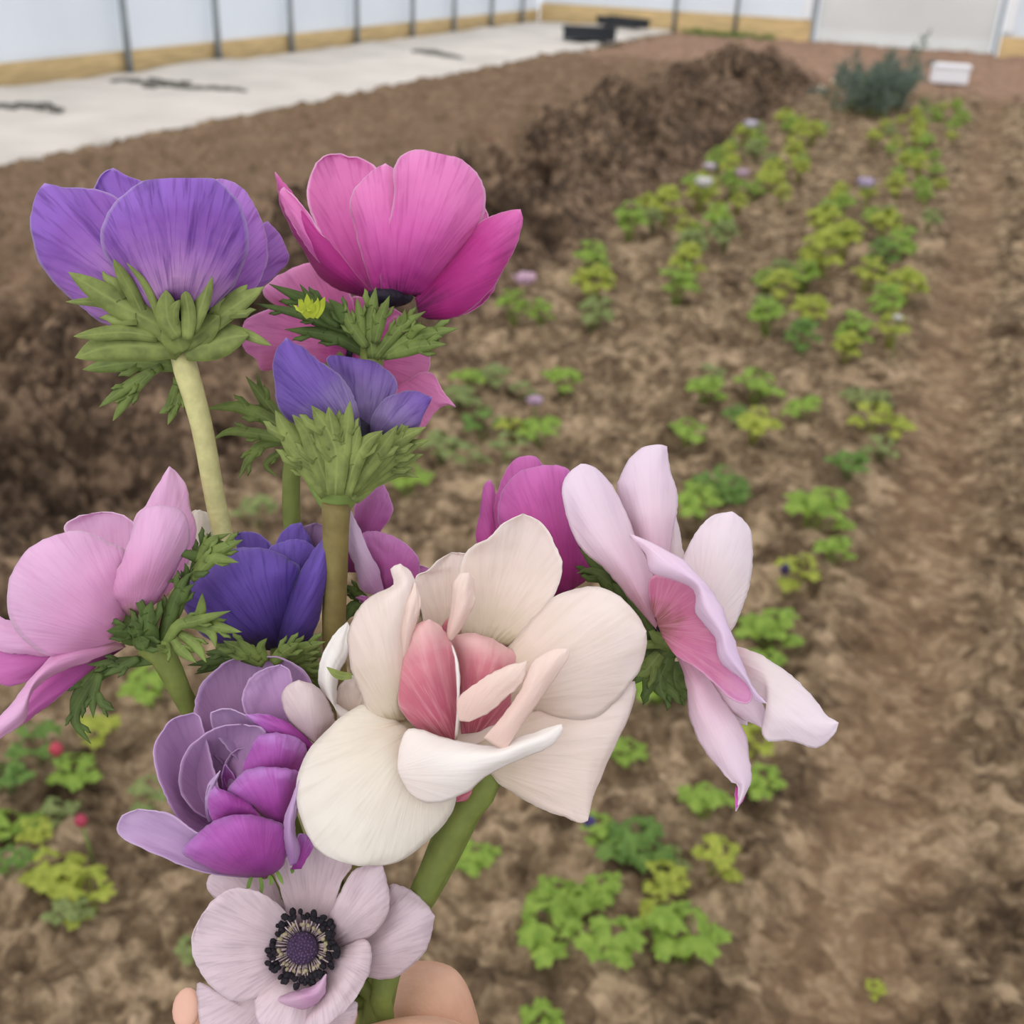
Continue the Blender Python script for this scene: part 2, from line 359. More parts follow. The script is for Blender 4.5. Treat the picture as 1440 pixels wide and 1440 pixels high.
# white box
b = MB(); b.box((-0.29, -0.2, 0), (0.29, 0.2, 0.24)); bx = b.build('storage_box', simple('white_plastic', (236, 236, 242), 0.4, 0.03), None, False)
md = bx.modifiers.new('bevel', 'BEVEL'); md.width = 0.025; md.segments = 3
l_ = MB(); l_.box((-0.31, -0.22, 0.225), (0.31, 0.22, 0.27)); lo = l_.build('lid', bpy.data.materials['white_plastic'], None, False); lo.parent = bx
lo.modifiers.new('bevel', 'BEVEL').width = 0.012
p = ground_pt(1332, 121); bx.location = (p.x, p.y, zat(p.x, p.y) - 0.01); bx.rotation_euler.z = 0.12; bx.scale = (0.74, 0.74, 0.8)
tag(bx, 'small white lidded plastic box on the soil near the door', 'box')
# ------------------------------------------------------------------ young anemone plants in the beds
def leaf_mat(name, c1, c2, trans=0.3):
    m, nt, N, out = nodes(name)
    tc = N('ShaderNodeTexCoord'); nz = N('ShaderNodeTexNoise', inp={'Vector': tc.outputs['Object'], 'Scale': 60.0, 'Detail': 4.0}).outputs[0]
    c = ramp(N, nz, [(0.3, lin(c1)), (0.7, lin(c2))])
    b = N('ShaderNodeBsdfPrincipled', inp={'Base Color': c, 'Roughness': 0.55, 'Specular IOR Level': 0.3}); t = N('ShaderNodeBsdfTranslucent', inp={0: c})
    mx = N('ShaderNodeMixShader', inp={0: trans, 1: b.outputs[0], 2: t.outputs[0]}); nt.links.new(mx.outputs[0], out.inputs[0]); return m
LEAF = [leaf_mat('fresh_leaf', (112, 142, 52), (154, 180, 78)), leaf_mat('yellow_leaf', (138, 150, 52), (178, 184, 80)),
        leaf_mat('deep_leaf', (82, 114, 50), (116, 146, 68)), leaf_mat('dull_leaf', (112, 128, 74), (148, 158, 98))]
def add_leaf(mb, base, tip, R, ang, droop):
    """divided leaf: petiole from base to tip, then a toothed three-lobed blade"""
    base = Vector(base); tip = Vector(tip); mid = base.lerp(tip, 0.5) + Vector((0, 0, R * 0.35))
    mb.tube([base, mid, tip], [R * 0.06, R * 0.05, R * 0.045], 5)
    d = Vector((math.cos(ang), math.sin(ang), 0)); s = Vector((-d.y, d.x, 0)); n = 43; rings = (0.0, 0.5, 1.0); v = [tip]; f = []
    ph = random.random() * 6
    for ri, rr in enumerate(rings[1:]):
        for i in range(n):
            th = -2.35 + 4.7 * i / (n - 1)
            lob = 0.58 + 0.42 * abs(math.cos(1.5 * th)) ** 0.7
            tooth = 1 + (0.13 * math.sin(th * 11 + ph) if ri else 0)
            r = R * rr * (lob if ri else 0.5 + lob * 0.5) * tooth
            z = -droop * R * rr * rr + R * 0.10 * rr * math.cos(4.5 * th + ph)
            v.append(tip + d * (r * math.cos(th)) + s * (r * math.sin(th)) + Vector((0, 0, z)))
    f += [(0, 1 + i, 2 + i) for i in range(n - 1)] + [(1 + i, 1 + n + i, 2 + n + i, 2 + i) for i in range(n - 1)]
    mb.add(v, f)
def plant_proto(k, mat, nl, single):
    root = None; mb = MB(); parts = []
    for i in range(nl):
        a = 2.4 * i + k; r = 0.014 + 0.036 * (i / nl) ** 0.6; z = 0.075 - 0.035 * i / nl + random.uniform(-.008, .008)
        tip = (r * math.cos(a), r * math.sin(a), z)
        if not single: mb = MB()
        add_leaf(mb, (0.003 * math.cos(a), 0.003 * math.sin(a), -0.012), tip, (0.030 if single else 0.034) * random.uniform(0.75, 1.15), a + random.uniform(-.4, .4), random.uniform(0.1, 0.5))
        if not single: parts.append(mb)
    if single:
        o = mb.build('anemone_plant', mat); return o
    o = empty('anemone_plant', (0, 0, 0))
    for p in parts: p.build('leaf', mat, o)
    return o
PROTO = {}
for tone in range(4):
    for kk in range(2): PROTO[(tone, kk, False)] = plant_proto(kk * 1.3 + tone, LEAF[tone], 5 + 2 * kk, False)
    for kk in range(2): PROTO[(tone, kk, True)] = plant_proto(kk * 1.3 + tone + .5, LEAF[tone], 11 + 3 * kk, True)
PLANTS = [(723,451,46,0),(759,457,34,0),(826,384,52,0),(832,425,58,1),(832,457,52,3),(884,334,46,0),(934,312,50,1),(973,362,44,3),(962,398,50,1),(948,424,52,0),(1007,323,44,0),(984,292,44,1),
 (1029,276,42,0),(1084,268,42,1),(1079,457,48,0),(1129,484,46,2),(1134,451,50,1),(1151,340,50,1),(1184,362,54,1),(1157,384,60,1),(1129,396,46,0),(1100,383,34,3),(1240,335,46,1),(1262,355,44,0),
 (1242,385,46,2),(1270,424,58,1),(1218,400,44,1),(1244,446,50,0),(1196,478,50,0),(1252,478,44,1),(1190,498,40,1),(1001,523,40,3),(990,557,54,0),(1062,551,64,0),(1036,585,46,2),(968,607,54,0),
 (1059,612,62,1),(1134,584,52,0),(1201,568,38,3),(1238,552,36,3),(1223,612,56,1),(1257,618,50,1),(1238,640,46,3),(1193,664,54,2),(1018,679,72,2),(657,546,52,0),(696,534,44,3),(734,540,40,3),
 (790,546,54,0),(682,598,60,2),(762,610,60,0),(720,605,44,1),(660,650,50,3),(712,655,54,3),(1020,690,50,2),(982,722,66,0),(976,690,40,0),(1140,740,92,0),(1122,803,66,1),(1170,786,54,0),(1084,884,84,0),(1078,922,60,0),
 (922,985,78,0),(1062,1041,66,1),(1074,1107,58,0),(990,1140,72,0),(779,1238,66,0),(818,1272,70,0),(851,1258,60,0),(773,1314,92,0),(862,1345,88,0),(890,1196,92,2),(930,1240,64,1),(944,1204,50,3),
 (1003,1218,70,1),(929,1286,60,1),(960,1336,108,0),(1240,1362,30,1),(668,1203,66,0),(760,1436,70,0),(840,1178,50,0),(60,1060,74,2),(138,1034,65,1),(107,1092,68,0),(18,1117,65,2),(12,1165,74,0),(50,1188,46,1),
 (72,1245,81,1),(130,1270,85,1),(78,1138,54,3),(95,1292,54,3),(213,985,84,0),(217,1130,70,3),(268,1330,40,3),(14,1235,62,2),(362,735,60,3),(572,692,64,0),(620,640,60,3),(640,570,50,3),(560,620,50,3),(880,1050,56,0),
 (1046,202,30,1),(1065,212,30,0),(1102,182,30,1),(1125,210,34,1),(1140,202,32,1),(1117,229,32,1),(1087,250,32,1),(1009,240,30,0),(1024,255,32,1),(990,274,36,1),(1112,196,30,0),(1020,230,26,1),(1060,225,28,3)]
pts = []
for (px, py, s, t) in PLANTS:
    p = ground_pt(px, py, 0.04); pts.append((p.x, p.y, s, t))
r2 = random.Random(3)
def scatter(n, x0, x1, y0, y1):
    for i in range(n * 6):
        if n <= 0: break
        x, y = r2.uniform(x0, x1), r2.uniform(y0, y1)
        if all((x - q[0]) ** 2 + (y - q[1]) ** 2 > 0.17 ** 2 for q in pts): pts.append((x, y, 0, r2.choice((0, 1, 1, 3)))); n -= 1
scatter(18, -1.72, -1.0, 5.5, 10.5); scatter(50, -0.78, -0.13, 4.6, 12.8)
rowA = sorted([p for p in pts if p[0] < -0.85 and p[1] > 1.6], key=lambda p: p[1]); rowB = sorted([p for p in pts if p[0] >= -0.85 and p[1] > 1.6], key=lambda p: p[1])
rowC = sorted([p for p in pts if p[1] <= 1.6], key=lambda p: p[0])
used = set()
def place_plants(row, phrase):
    n = len(row)
    for i, (x, y, s, t) in enumerate(row):
        z0 = zat(x, y); depth = -(MW.transposed() @ (Vector((x, y, z0)) - Vector((0, 0, H)))).z
        sc = (s if s else r2.uniform(44, 62) * 6.0 / depth) * depth / F / 0.115
        if not s: sc = r2.uniform(0.85, 1.25)
        sc = min(sc, 1.9)
        key = (t, i % 2, depth > 4.2); pr = PROTO[key]
        o = pr if key not in used else copy_tree(pr); used.add(key)
        o.location = (x, y, z0 - 0.004 * sc); o.rotation_euler = (r2.uniform(-.12, .12), r2.uniform(-.12, .12), r2.uniform(0, 6.28)); o.scale = (sc * 0.95, sc * 0.95, sc * (1.7 if depth > 4.2 else 1.25))
        col = ('fresh green', 'yellow-green', 'deep green', 'dull green')[t]
        tag(o, '%s anemone plant, %s' % (col, phrase(i, n)), 'plant', 'young anemone plants in the bed')
TENS = ['', '', 'twenty', 'thirty', 'forty', 'fifty', 'sixty', 'seventy', 'eighty', 'ninety']
def ordn(i):
    n = i + 1
    if n <= 20: return ORD[i]
    return TENS[n // 10] + '-' + ORD[n % 10 - 1] if n % 10 else TENS[n // 10][:-1] + 'ieth'
place_plants(rowA, lambda i, n: '%s from the front in the ridge-side row' % ordn(i))
place_plants(rowB, lambda i, n: '%s from the front in the path-side row' % ordn(i))
place_plants(rowC, lambda i, n: '%s from the left in the nearest row' % ordn(i))
for k_, o in PROTO.items():
    if k_ not in used:
        for ch in list(o.children): bpy.data.objects.remove(ch)
        bpy.data.objects.remove(o)

# small flowers standing in the bed
stemg = simple('field_stem', (112, 132, 66), 0.6, 0.15, 40)
def field_flower(px, py, size, col, lab, bud=False, hgt=0.12):
    if py < 460 and not bud: hgt = 0.21
    p = ground_pt(px, py, hgt); x, y = p.x, p.y; z0 = zat(x, y); h = hgt - z0
    depth = -(MW.transposed() @ (p - Vector((0, 0, H)))).z; R = size * depth / F / 2
    o = empty('small_anemone_flower' if not bud else 'anemone_bud', (x, y, z0), lab, 'flower', 'flowers standing in the bed'); top = Vector((x, y, z0 + h - R * 0.4))
    st = MB(); st.tube([(x + 0.01, y, z0 - 0.015), (x + 0.006, y, z0 + h * 0.5), top], [0.0028, 0.0025, 0.0022], 6); st.build('stem', stemg, o)
    c2 = tuple(min(255, int(q * 0.9)) for q in col)
    m = petal_mat('field_petal_%d_%d' % (px, py), [(0.0, c2), (0.5, col), (1, col)], c2, 0.2, col, 0.2)
    n = 6
    for i in range(n):
        a = i * 6.2832 / n + (0.3 if i % 2 else 0); d = Vector((math.cos(a), math.sin(a), 0)); s = Vector((-d.y, d.x, 0)); v = []; uv = []; f = []
        for a_ in range(7):
            t = a_ / 6; wd = R * 0.62 * math.sin(math.pi * min(1, 0.12 + 0.8 * t)) ** 0.7
            if bud: ce = d * (R * 0.75 * math.sin(math.pi * t * 0.95)) + Vector((0, 0, R * 2.0 * t))
            else: ce = d * (R * (0.1 + 0.85 * t)) + Vector((0, 0, R * (0.75 * t ** 1.5)))
            for b_ in range(5):
                u = b_ / 2 - 1; v.append(top + ce + s * (u * wd * (0.6 if bud else 1)) - d * (0.25 * R * u * u * (0.5 if bud else -0.4))); uv.append((b_ / 4, t))
        f = [(a_ * 5 + b_, a_ * 5 + b_ + 1, a_ * 5 + b_ + 6, a_ * 5 + b_ + 5) for a_ in range(6) for b_ in range(4)]
        mesh('petal', v, f, m, o, uv)
    ce = MB(); ce.ball(top + Vector((0, 0, R * .2)), (R * .25, R * .25, R * .2)); ce.build('flower_center', bpy.data.materials['field_dark'], o)
simple('field_dark', (58, 44, 66), 0.8)
field_flower(738, 392, 34, (228, 190, 214), 'pale pink flower on a thin stem at the ridge foot, right of the magenta bloom', False, 0.16)
field_flower(990, 256, 28, (240, 236, 236), 'white flower at the ridge foot, left of two pale ones')
field_flower(998, 234, 20, (228, 214, 226), 'small pale flower just behind the white one at the ridge foot')
field_flower(1056, 174, 22, (232, 224, 240), 'farthest white flower at the ridge foot', False, 0.16)
field_flower(1044, 243, 22, (214, 184, 206), 'mauve pink flower among plants right of the white one')
field_flower(1218, 257, 28, (208, 190, 220), 'lilac flower in the row beside the bare path')
field_flower(752, 564, 24, (212, 178, 206), 'lilac pink flower among leaves above the pale pink bouquet bloom')
field_flower(1263, 447, 15, (230, 226, 224), 'tiny white flower at the path side of the row')
field_flower(80, 1060, 26, (226, 92, 112), 'coral pink bud above broad leaves at the left, farther one', True, 0.09)
field_flower(115, 1160, 24, (214, 84, 112), 'coral pink bud on a long stem at the left, nearer one', True, 0.11)
field_flower(829, 1162, 24, (92, 74, 140), 'violet bud under the white bouquet bloom', True, 0.07)
field_flower(1103, 806, 20, (78, 62, 108), 'dark violet bud beside a yellow-green plant, mid row', True, 0.05)

# feathery grey-green shrub near the door
shm = leaf_mat('grey_green_foliage', (84, 98, 88), (120, 132, 118), 0.25)
p = ground_pt(1205, 168); sx_, sy_ = p.x, p.y; sz = zat(sx_, sy_)
sh = empty('feathery_shrub', (sx_, sy_, sz), 'grey-green feathery shrub on the soil in front of the end door', 'shrub')
rs = random.Random(9); br = MB(); fo = MB()
for i in range(64):
    a = rs.uniform(0, 6.28); sp_ = rs.uniform(0.05, 0.55); hh = rs.uniform(0.22, 0.62) * (1.25 - sp_)
    b0 = Vector((sx_ + rs.uniform(-.25, .35), sy_ + rs.uniform(-.1, 1.6), sz - 0.03)); e = b0 + Vector((math.cos(a) * sp_ * .8 + 0.2 * hh, math.sin(a) * sp_ + 0.5 * hh, hh))
    mid = b0.lerp(e, 0.5) + Vector((0, 0, 0.08)); br.tube([b0, mid, e], [0.006, 0.004, 0.0025], 4)
    for q in range(60):
        t = rs.uniform(0.15, 1.0); c0 = (b0.lerp(mid, t * 2) if t < 0.5 else mid.lerp(e, t * 2 - 1)); d = Vector((rs.gauss(0, 1), rs.gauss(0, 1), rs.gauss(0.5, 0.8))).normalized()
        L = rs.uniform(0.05, 0.12); s = d.orthogonal().normalized() * 0.006; fo.add([c0 - s, c0 + s, c0 + d * L * .6 + s, c0 + d * L, c0 + d * L * .6 - s], [(0, 1, 2, 3, 4)])
br.build('branches', bpy.data.materials['field_stem'], sh); fo.build('foliage', shm, sh)
# pale stones at the shrub's foot
stm = simple('pale_stone', (196, 176, 152), 0.8, 0.12, 12)
for (px, py, r, lab) in ((1152, 133, 0.07, 'pale stone left of the grey-green shrub, lower one'), (1177, 120, 0.07, 'pinkish stone against the grey-green shrub, upper one')):
    p = ground_pt(px, py); z = zat(p.x, p.y); b = MB(); b.ball((p.x, p.y, z + r * .55), (r * 1.2, r, r * .9), None, 12, 0, 0.5); tag(b.build('stone', stm), lab, 'stone')
# low grass tuft strip along the end board
gr = MB()
for i in range(900):
    x = rs.uniform(-5.2, -3.6); y = EY - rs.uniform(0.08, 0.5); z = zat(x, y) - 0.01; h = rs.uniform(0.05, 0.14); a = rs.uniform(0, 6.28)
    gr.add([(x - .006, y, z), (x + .006, y, z), (x + .05 * math.cos(a), y + .05 * math.sin(a), z + h)], [(0, 1, 2)])
tag(gr.build('grass_strip', LEAF[2]), 'dark green grass growing along the far end board', 'grass', None, 'stuff')
# ------------------------------------------------------------------ the bouquet
ZT = {1: (0, 180, .29167), 2: (330, 190, .29861), 3: (0, 620, .30548), 4: (240, 460, .31939), 5: (150, 880, .27778), 6: (400, 700, .36111), 7: (640, 600, .38889), 8: (200, 1160, .34722), 0: (0, 0, 1.0)}
def sheetpt(z, p):
    ox, oy, s = ZT[z]; return (ox + p[0] * s, oy + p[1] * s)
def spline(pts, n):
    P = [np.array(p, float) for p in pts]; P = [2 * P[0] - P[1]] + P + [2 * P[-1] - P[-2]]; out = []
    for i in range(1, len(P) - 2):
        p0, p1, p2, p3 = P[i - 1:i + 3]
        for k in range(16):
            t = k / 16; out.append(0.5 * ((2 * p1) + (p2 - p0) * t + (2 * p0 - 5 * p1 + 4 * p2 - p3) * t * t + (3 * p1 - p0 - 3 * p2 + p3) * t ** 3))
    out.append(P[-2]); out = np.array(out); L = np.concatenate([[0], np.cumsum(np.linalg.norm(np.diff(out, axis=0), axis=1))])
    q = np.linspace(0, L[-1], n); return np.stack([np.interp(q, L, out[:, j]) for j in range(out.shape[1])], -1)
PC = [0]
def petal(par, mat, z, L, R, d, ruf=1.0, nv=40, nu=23, name='petal', label=None):
    """blade between its two margins; d = depth at base, depth at tip, bow of the midrib, roll of the margins, twist (mm)"""
    d0, d1, bow, cup = d[:4]; bow *= 0.8; twist = d[4] if len(d) > 4 else 0
    PC[0] += 1; sd = PC[0] * 3.7
    A = spline([sheetpt(z, p) for p in L], nv); B = spline([sheetpt(z, p) for p in R], nv); v = []; uv = []; f = []; uv2 = []
    b0 = (A[0] + B[0]) / 2; cen = (A.mean(0) + B.mean(0)) / 2; ax = cen - b0; ln = np.linalg.norm(ax) + 1e-6; ax = ax / ln; pole = b0 - ax * 0.25 * ln
    rmax = max(np.linalg.norm(np.concatenate([A, B]) - pole, axis=1))
    for i in range(nv):
        t = i / (nv - 1); g = math.sin(math.pi * min(1.0, t)) ** 0.7 if 0 < t < 1 else 0.0
        for j in range(nu):
            u = 2 * j / (nu - 1) - 1; w = (u + 1) / 2; q = A[i] * (1 - w) + B[i] * w
            e = d0 + (d1 - d0) * t + bow * 4 * t * (1 - t) * (1 - 0.25 * u * u) + cup * u * u * g + twist * u * g
            e += ruf * g * (0.35 + abs(u) ** 2) * t * (mnoise.noise(Vector((u * 1.6 + sd, t * 3.2, sd))) * 2.2 + 0.7 * mnoise.noise(Vector((u * 4 + sd, t * 9, sd))))
            dq = q - pole; rr = np.linalg.norm(dq); th = math.atan2(ax[0] * dq[1] - ax[1] * dq[0], ax[0] * dq[0] + ax[1] * dq[1])
            uv2.append((0.5 + th / math.pi, (rr / rmax - 0.12) / 0.88))
            e += ruf * 0.16 * g * mnoise.noise(Vector((th * 9 + sd, rr / rmax * 1.5, sd))) + ruf * 0.35 * g * mnoise.noise(Vector((q[0] * .03, q[1] * .03, sd)))
            px, py = q
            if t > 0.2:
                k_ = abs(u) ** 6 * (1 if t < 0.97 else 0.5); s0 = q * 0.035 + sd; s1 = q * 0.15 + sd
                px += k_ * (2.0 * mnoise.noise(Vector((s0[0], s0[1], u))) + 1.4 * mnoise.noise(Vector((s1[0], s1[1], u))))
                py += k_ * (2.0 * mnoise.noise(Vector((s0[0], s0[1], u + 7))) + 1.4 * mnoise.noise(Vector((s1[0], s1[1], u + 7))))
            v.append(hand_pt(px, py, e)); uv.append((w, t))
    f = [(i * nu + j, i * nu + j + 1, (i + 1) * nu + j + 1, (i + 1) * nu + j) for i in range(nv - 1) for j in range(nu - 1)]
    o = mesh(name, v, f, mat, par, uv, uv2=uv2); s = o.modifiers.new('thickness', 'SOLIDIFY'); s.thickness = 0.00035; s.offset = 0
    if label: o['label'] = label
    return o
WF = [0.78]; TE = [5]
def add_lobe(mb, z, pts, W, d0, d1, teeth=2, fold=0.22, mi=0, bow=0.0):
    """one leaf segment: V-folded ribbon, pointed, with forward teeth; W = widest half width in sheet units"""
    ox, oy, s = ZT[z]; n = 13; P = spline([sheetpt(z, p) for p in pts], n); W = W * s * WF[0]; v = []; f = []; uvl = []
    for i in range(n):
        t = i / (n - 1); T = P[min(i + 1, n - 1)] - P[max(i - 1, 0)]; T = T / (np.linalg.norm(T) + 1e-9); nn = np.array([-T[1], T[0]])
        wd = W * (0.42 + 0.58 * math.sin(math.pi * min(1, t * 0.80 + 0.12))) * (1 - t ** TE[0]); e = d0 + (d1 - d0) * t + bow * 4 * t * (1 - t)
        for u, dz in ((-1, 0), (-0.5, fold * 0.6), (0, fold), (0.5, fold * 0.6), (1, 0)):
            q = P[i] + nn * wd * u; v.append(hand_pt(q[0], q[1], e - (dz - fold) * wd * 0.226 - 0.0)); uvl.append((u * .5 + .5, t))
    f = [(i * 5 + j, i * 5 + j + 1, i * 5 + j + 6, i * 5 + j + 5) for i in range(n - 1) for j in range(4)]
    mb.add(v, f, mi, uvl)
    for k in range(teeth):
        i0 = int((0.42 + 0.17 * k) * n); side = 1 if k % 2 else -1
        T = P[min(i0 + 1, n - 1)] - P[i0 - 1]; T = T / (np.linalg.norm(T) + 1e-9); nn = np.array([-T[1], T[0]]) * side; t = i0 / (n - 1); e = d0 + (d1 - d0) * t
        b0 = P[i0] + nn * W * 0.35; Lt = W * 2.7 * (1 - 0.4 * t); mid = b0 + T * Lt * 0.5 + nn * Lt * 0.42; tip = b0 + T * Lt + nn * Lt * 0.55; vv = []
        for c, hw in ((b0 - T * W * 0.3, W * 0.45), (mid, W * 0.38), (b0 * 0.25 + tip * 0.75, W * 0.27), (tip, 0.02)):
            m_ = np.array([-(tip - b0)[1], (tip - b0)[0]]); m_ = m_ / np.linalg.norm(m_)
            vv += [hand_pt(*(c - m_ * hw), e), hand_pt(*c, e + hw * 0.06), hand_pt(*(c + m_ * hw), e)]
        mb.add(vv, [(a * 3 + b, a * 3 + b + 1, a * 3 + b + 4, a * 3 + b + 3) for a in range(3) for b in range(2)], mi, [(q_, .6) for _ in range(4) for q_ in (.1, .5, .9)])
def bract(par, mat, z, lobes, name='bract'):
    mb = MB()
    for l in lobes: add_lobe(mb, z, *l)
    o = mb.build(name, mat, par); s = o.modifiers.new('thickness', 'SOLIDIFY'); s.thickness = 0.0005; s.offset = 0; return o
def stem(par, mat, pts, name='stem'):
    """pts: (px, py, depth, radius px)"""
    q = spline(pts, 40); mb = MB(); mb.tube([hand_pt(a, b, c) for a, b, c, r in q], [r * (0.35 + c * 0.001) / F for a, b, c, r in q], 12); return mb.build(name, mat, par)
def center(par, mat, px, py, d, r, name='flower_center', sq=1.0):
    mb = MB(); k = 0.35 / F; mb.ball(hand_pt(px, py, d), (r * k, r * k, r * k * sq), MW @ Vector((0, 1, 0.2)), 14, 0, 0.25); return mb.build(name, mat, par)
GRIP = (528, 1425)
def flower(name, label, cat='flower'):
    return empty(name, hand_pt(GRIP[0], GRIP[1], 8), label, cat, 'anemones in the bunch')
def tail(i, d=8):
    a = i * 2.4; return [(GRIP[0] + 13 * math.cos(a), GRIP[1], d + 4 * math.sin(a), 12), (GRIP[0] + 30 * math.cos(a) - 10, 1650, d + 7 * math.sin(a), 12), (GRIP[0] + 60 * math.cos(a) - 20, 1950, d + 14 * math.sin(a), 12)]

def bract_mat(name, col, trans):
    m, nt, N, out = nodes(name)
    uv = N('ShaderNodeUVMap', uv_map='UVMap'); u = N('ShaderNodeSeparateXYZ', inp={0: uv.outputs[0]}).outputs[0]; tc = N('ShaderNodeTexCoord')
    nz = N('ShaderNodeTexNoise', inp={'Vector': tc.outputs['Object'], 'Scale': 190.0, 'Detail': 5.0}).outputs[0]
    dk = lin([x * 0.86 for x in col]); lt = lin([min(255, x * 1.14) for x in col]); rib = lin([min(255, x * 1.12 + 4) for x in col])
    c = ramp(N, nz, [(0.3, dk), (0.7, lt)]); e = math1(N, 'ABSOLUTE', math1(N, 'SUBTRACT', u, 0.5))
    c = mixc(N, ramp(N, e, [(0.0, (.8, .8, .8, 1)), (0.09, (0, 0, 0, 1)), (0.42, (0, 0, 0, 1)), (0.5, (.55, .55, .55, 1))]), c, rib)
    bp = N('ShaderNodeBump', inp={'Height': nz, 'Strength': 0.2, 'Distance': 0.001})
    b = N('ShaderNodeBsdfPrincipled', inp={'Base Color': c, 'Roughness': 0.55, 'Specular IOR Level': 0.3, 'Normal': bp.outputs[0]}); t = N('ShaderNodeBsdfTranslucent', inp={0: c})
    mx = N('ShaderNodeMixShader', inp={0: trans, 1: b.outputs[0], 2: t.outputs[0]}); nt.links.new(mx.outputs[0], out.inputs[0]); return m
bractL = bract_mat('bract_green', (134, 146, 80), 0.25)
bractM = bract_mat('bract_mid_green', (112, 128, 64), 0.2)
bractD = bract_mat('bract_dark_green', (82, 100, 48), 0.2)
stemY = simple('stem_yellow_green', (190, 184, 128), 0.6, 0.10, 220, 0.12)
stemG = simple('stem_green', (112, 122, 58), 0.6, 0.14, 160, 0.1)
stemB = simple('stem_bronze', (126, 112, 66), 0.6, 0.2, 130, 0.1)
darkc = simple('dark_center', (30, 22, 38), 0.7, 0.3, 400, 0.2)

# --- A: the purple bloom, top left
mA = petal_mat('petal_violet', [(0.05, (30, 18, 40)), (0.13, (110, 66, 120)), (0.28, (196, 148, 200)), (0.48, (182, 128, 200)), (0.68, (150, 94, 188)), (1, (158, 110, 208))], (88, 38, 128), 0.85, (214, 188, 236), 0.55, 1.0)
mA2 = petal_mat('petal_violet_pink', [(0.05, (60, 26, 66)), (0.2, (150, 84, 156)), (0.5, (176, 112, 196)), (1, (190, 132, 216))], (124, 56, 150), 0.7, (220, 190, 236), 0.6, 1.4)
A = flower('anemone', 'violet anemone with a fringed green collar, top left of the bunch'); D = 0
petal(A, mA, 1, [(830,930),(560,600),(440,380),(460,280),(500,215),(545,195)], [(850,930),(900,600),(850,350),(700,264),(620,238),(545,195)], (4, 26, 6, -2))
petal(A, mA2, 1, [(870,945),(1050,800),(1200,600),(1220,500),(1290,450)], [(880,950),(1120,890),(1300,735),(1392,640),(1350,520),(1290,450)], (3, 20, 4, 3))
petal(A, mA2, 1, [(860,940),(950,600),(960,400),(1000,290),(1060,246),(1130,265)], [(870,945),(1080,880),(1240,760),(1290,620),(1275,490),(1222,370),(1175,300),(1130,265)], (1, 8, -8, 4, -3))
petal(A, mA, 1, [(840,950),(590,975),(400,870),(240,720),(165,570),(150,430),(175,320),(215,268)], [(850,930),(740,800),(660,640),(620,470),(570,340),(450,296),(330,290),(215,268)], (0, 4, -10, 5, -3))
petal(A, mA, 1, [(845,950),(700,870),(580,730),(488,560),(510,430),(590,325),(720,250),(890,248)], [(875,950),(1010,880),(1140,740),(1198,560),(1170,400),(1100,300),(1030,248),(890,248)], (-2, -20, -13, 7))
center(A, darkc, 254, 438, 0, 22)
WF[0] = 1.05; TE[0] = 9
bract(A, bractL, 1, [[((880,1075),(770,990),(640,890)), 84, -1, -8, 0], [((880,1075),(960,990),(1060,905)), 66, -2, -7, 0], [((880,1080),(850,1000),(830,920)), 70, -4, -11, 0]])
for lob in ([((870,1050),(760,950),(560,840),(330,695)), 62, -4, -14, 2], [((700,930),(640,800),(545,630)), 32, -6, -17, 0], [((720,960),(520,850),(318,838)), 24, -3, -8, 0], [((790,990),(745,850),(690,740),(610,650)), 17, -7, -18, 0]), \
           ([((850,1060),(640,1050),(500,1060),(362,1108)), 74, -2, -12, 0], [((760,1010),(600,985),(355,1005)), 34, -5, -14, 0]), \
           ([((860,1010),(810,920),(800,780)), 50, -9, -16, 0], [((840,960),(840,880),(866,828)), 24, -10, -16, 0], [((905,1020),(910,900),(888,765)), 34, -9, -15, 0], [((930,980),(975,850),(1020,700)), 34, -9, -15, 0]), \
           ([((890,1050),(1010,950),(1130,860),(1275,765)), 48, -4, -8, 2], [((1000,930),(1100,850),(1195,755)), 34, -4, -7, 0], [((890,1070),(1020,1040),(1110,1010),(1200,1000)), 78, -3, -4, 0], [((1040,960),(1160,985),(1310,1050)), 24, -3, -3, 0]):
    bract(A, bractL, 1, lob)
bract(A, bractM, 1, [[((850,1150),(650,1130),(400,1165)), 40, 8, 12, 2], [((780,1150),(640,1230),(480,1345)), 26, 8, 12, 2], [((740,1170),(640,1270),(545,1412)), 26, 8, 14, 2], [((850,1200),(860,1300),(810,1430)), 22, 10, 14, 2]])
bract(A, bractM, 1, [[((850,1240),(820,1340),(770,1375)), 24, 10, 15, 1]])
stem(A, stemY, [(252,484,5,16),(257,505,2,17.5),(284,600,5,15),(312,745,14,14),(370,950,26,13),(450,1200,22,12)] + tail(0))

WF[0] = 0.78; TE[0] = 5
# --- C: pink bloom turned away behind the two tall ones
mC = petal_mat('petal_rose_pink', [(0.05, (140, 50, 106)), (0.25, (206, 92, 162)), (0.6, (232, 138, 194)), (1, (238, 158, 208))], (176, 58, 134), 0.4, (246, 200, 232), 0.5, 5.0)
Cc = flower('anemone', 'rose pink anemone facing away, mostly hidden behind the blue-violet one')
petal(Cc, mC, 2, [(540,1010),(330,880),(140,760),(170,690),(270,625),(370,598)], [(560,1000),(560,800),(520,700),(470,650),(420,612),(370,598)], (44, 40, -4, 4))
petal(Cc, mC, 2, [(520,1010),(260,1080),(130,1110),(100,1060),(40,1000),(60,930)], [(530,990),(360,850),(200,815),(110,840),(40,890),(60,930)], (42, 36, -4, 4), 1.6)
petal(Cc, mC, 2, [(530,1030),(420,1180),(280,1160),(200,1090),(240,1020)], [(560,1020),(480,960),(380,930),(300,950),(240,1020)], (40, 34, -2, 2))
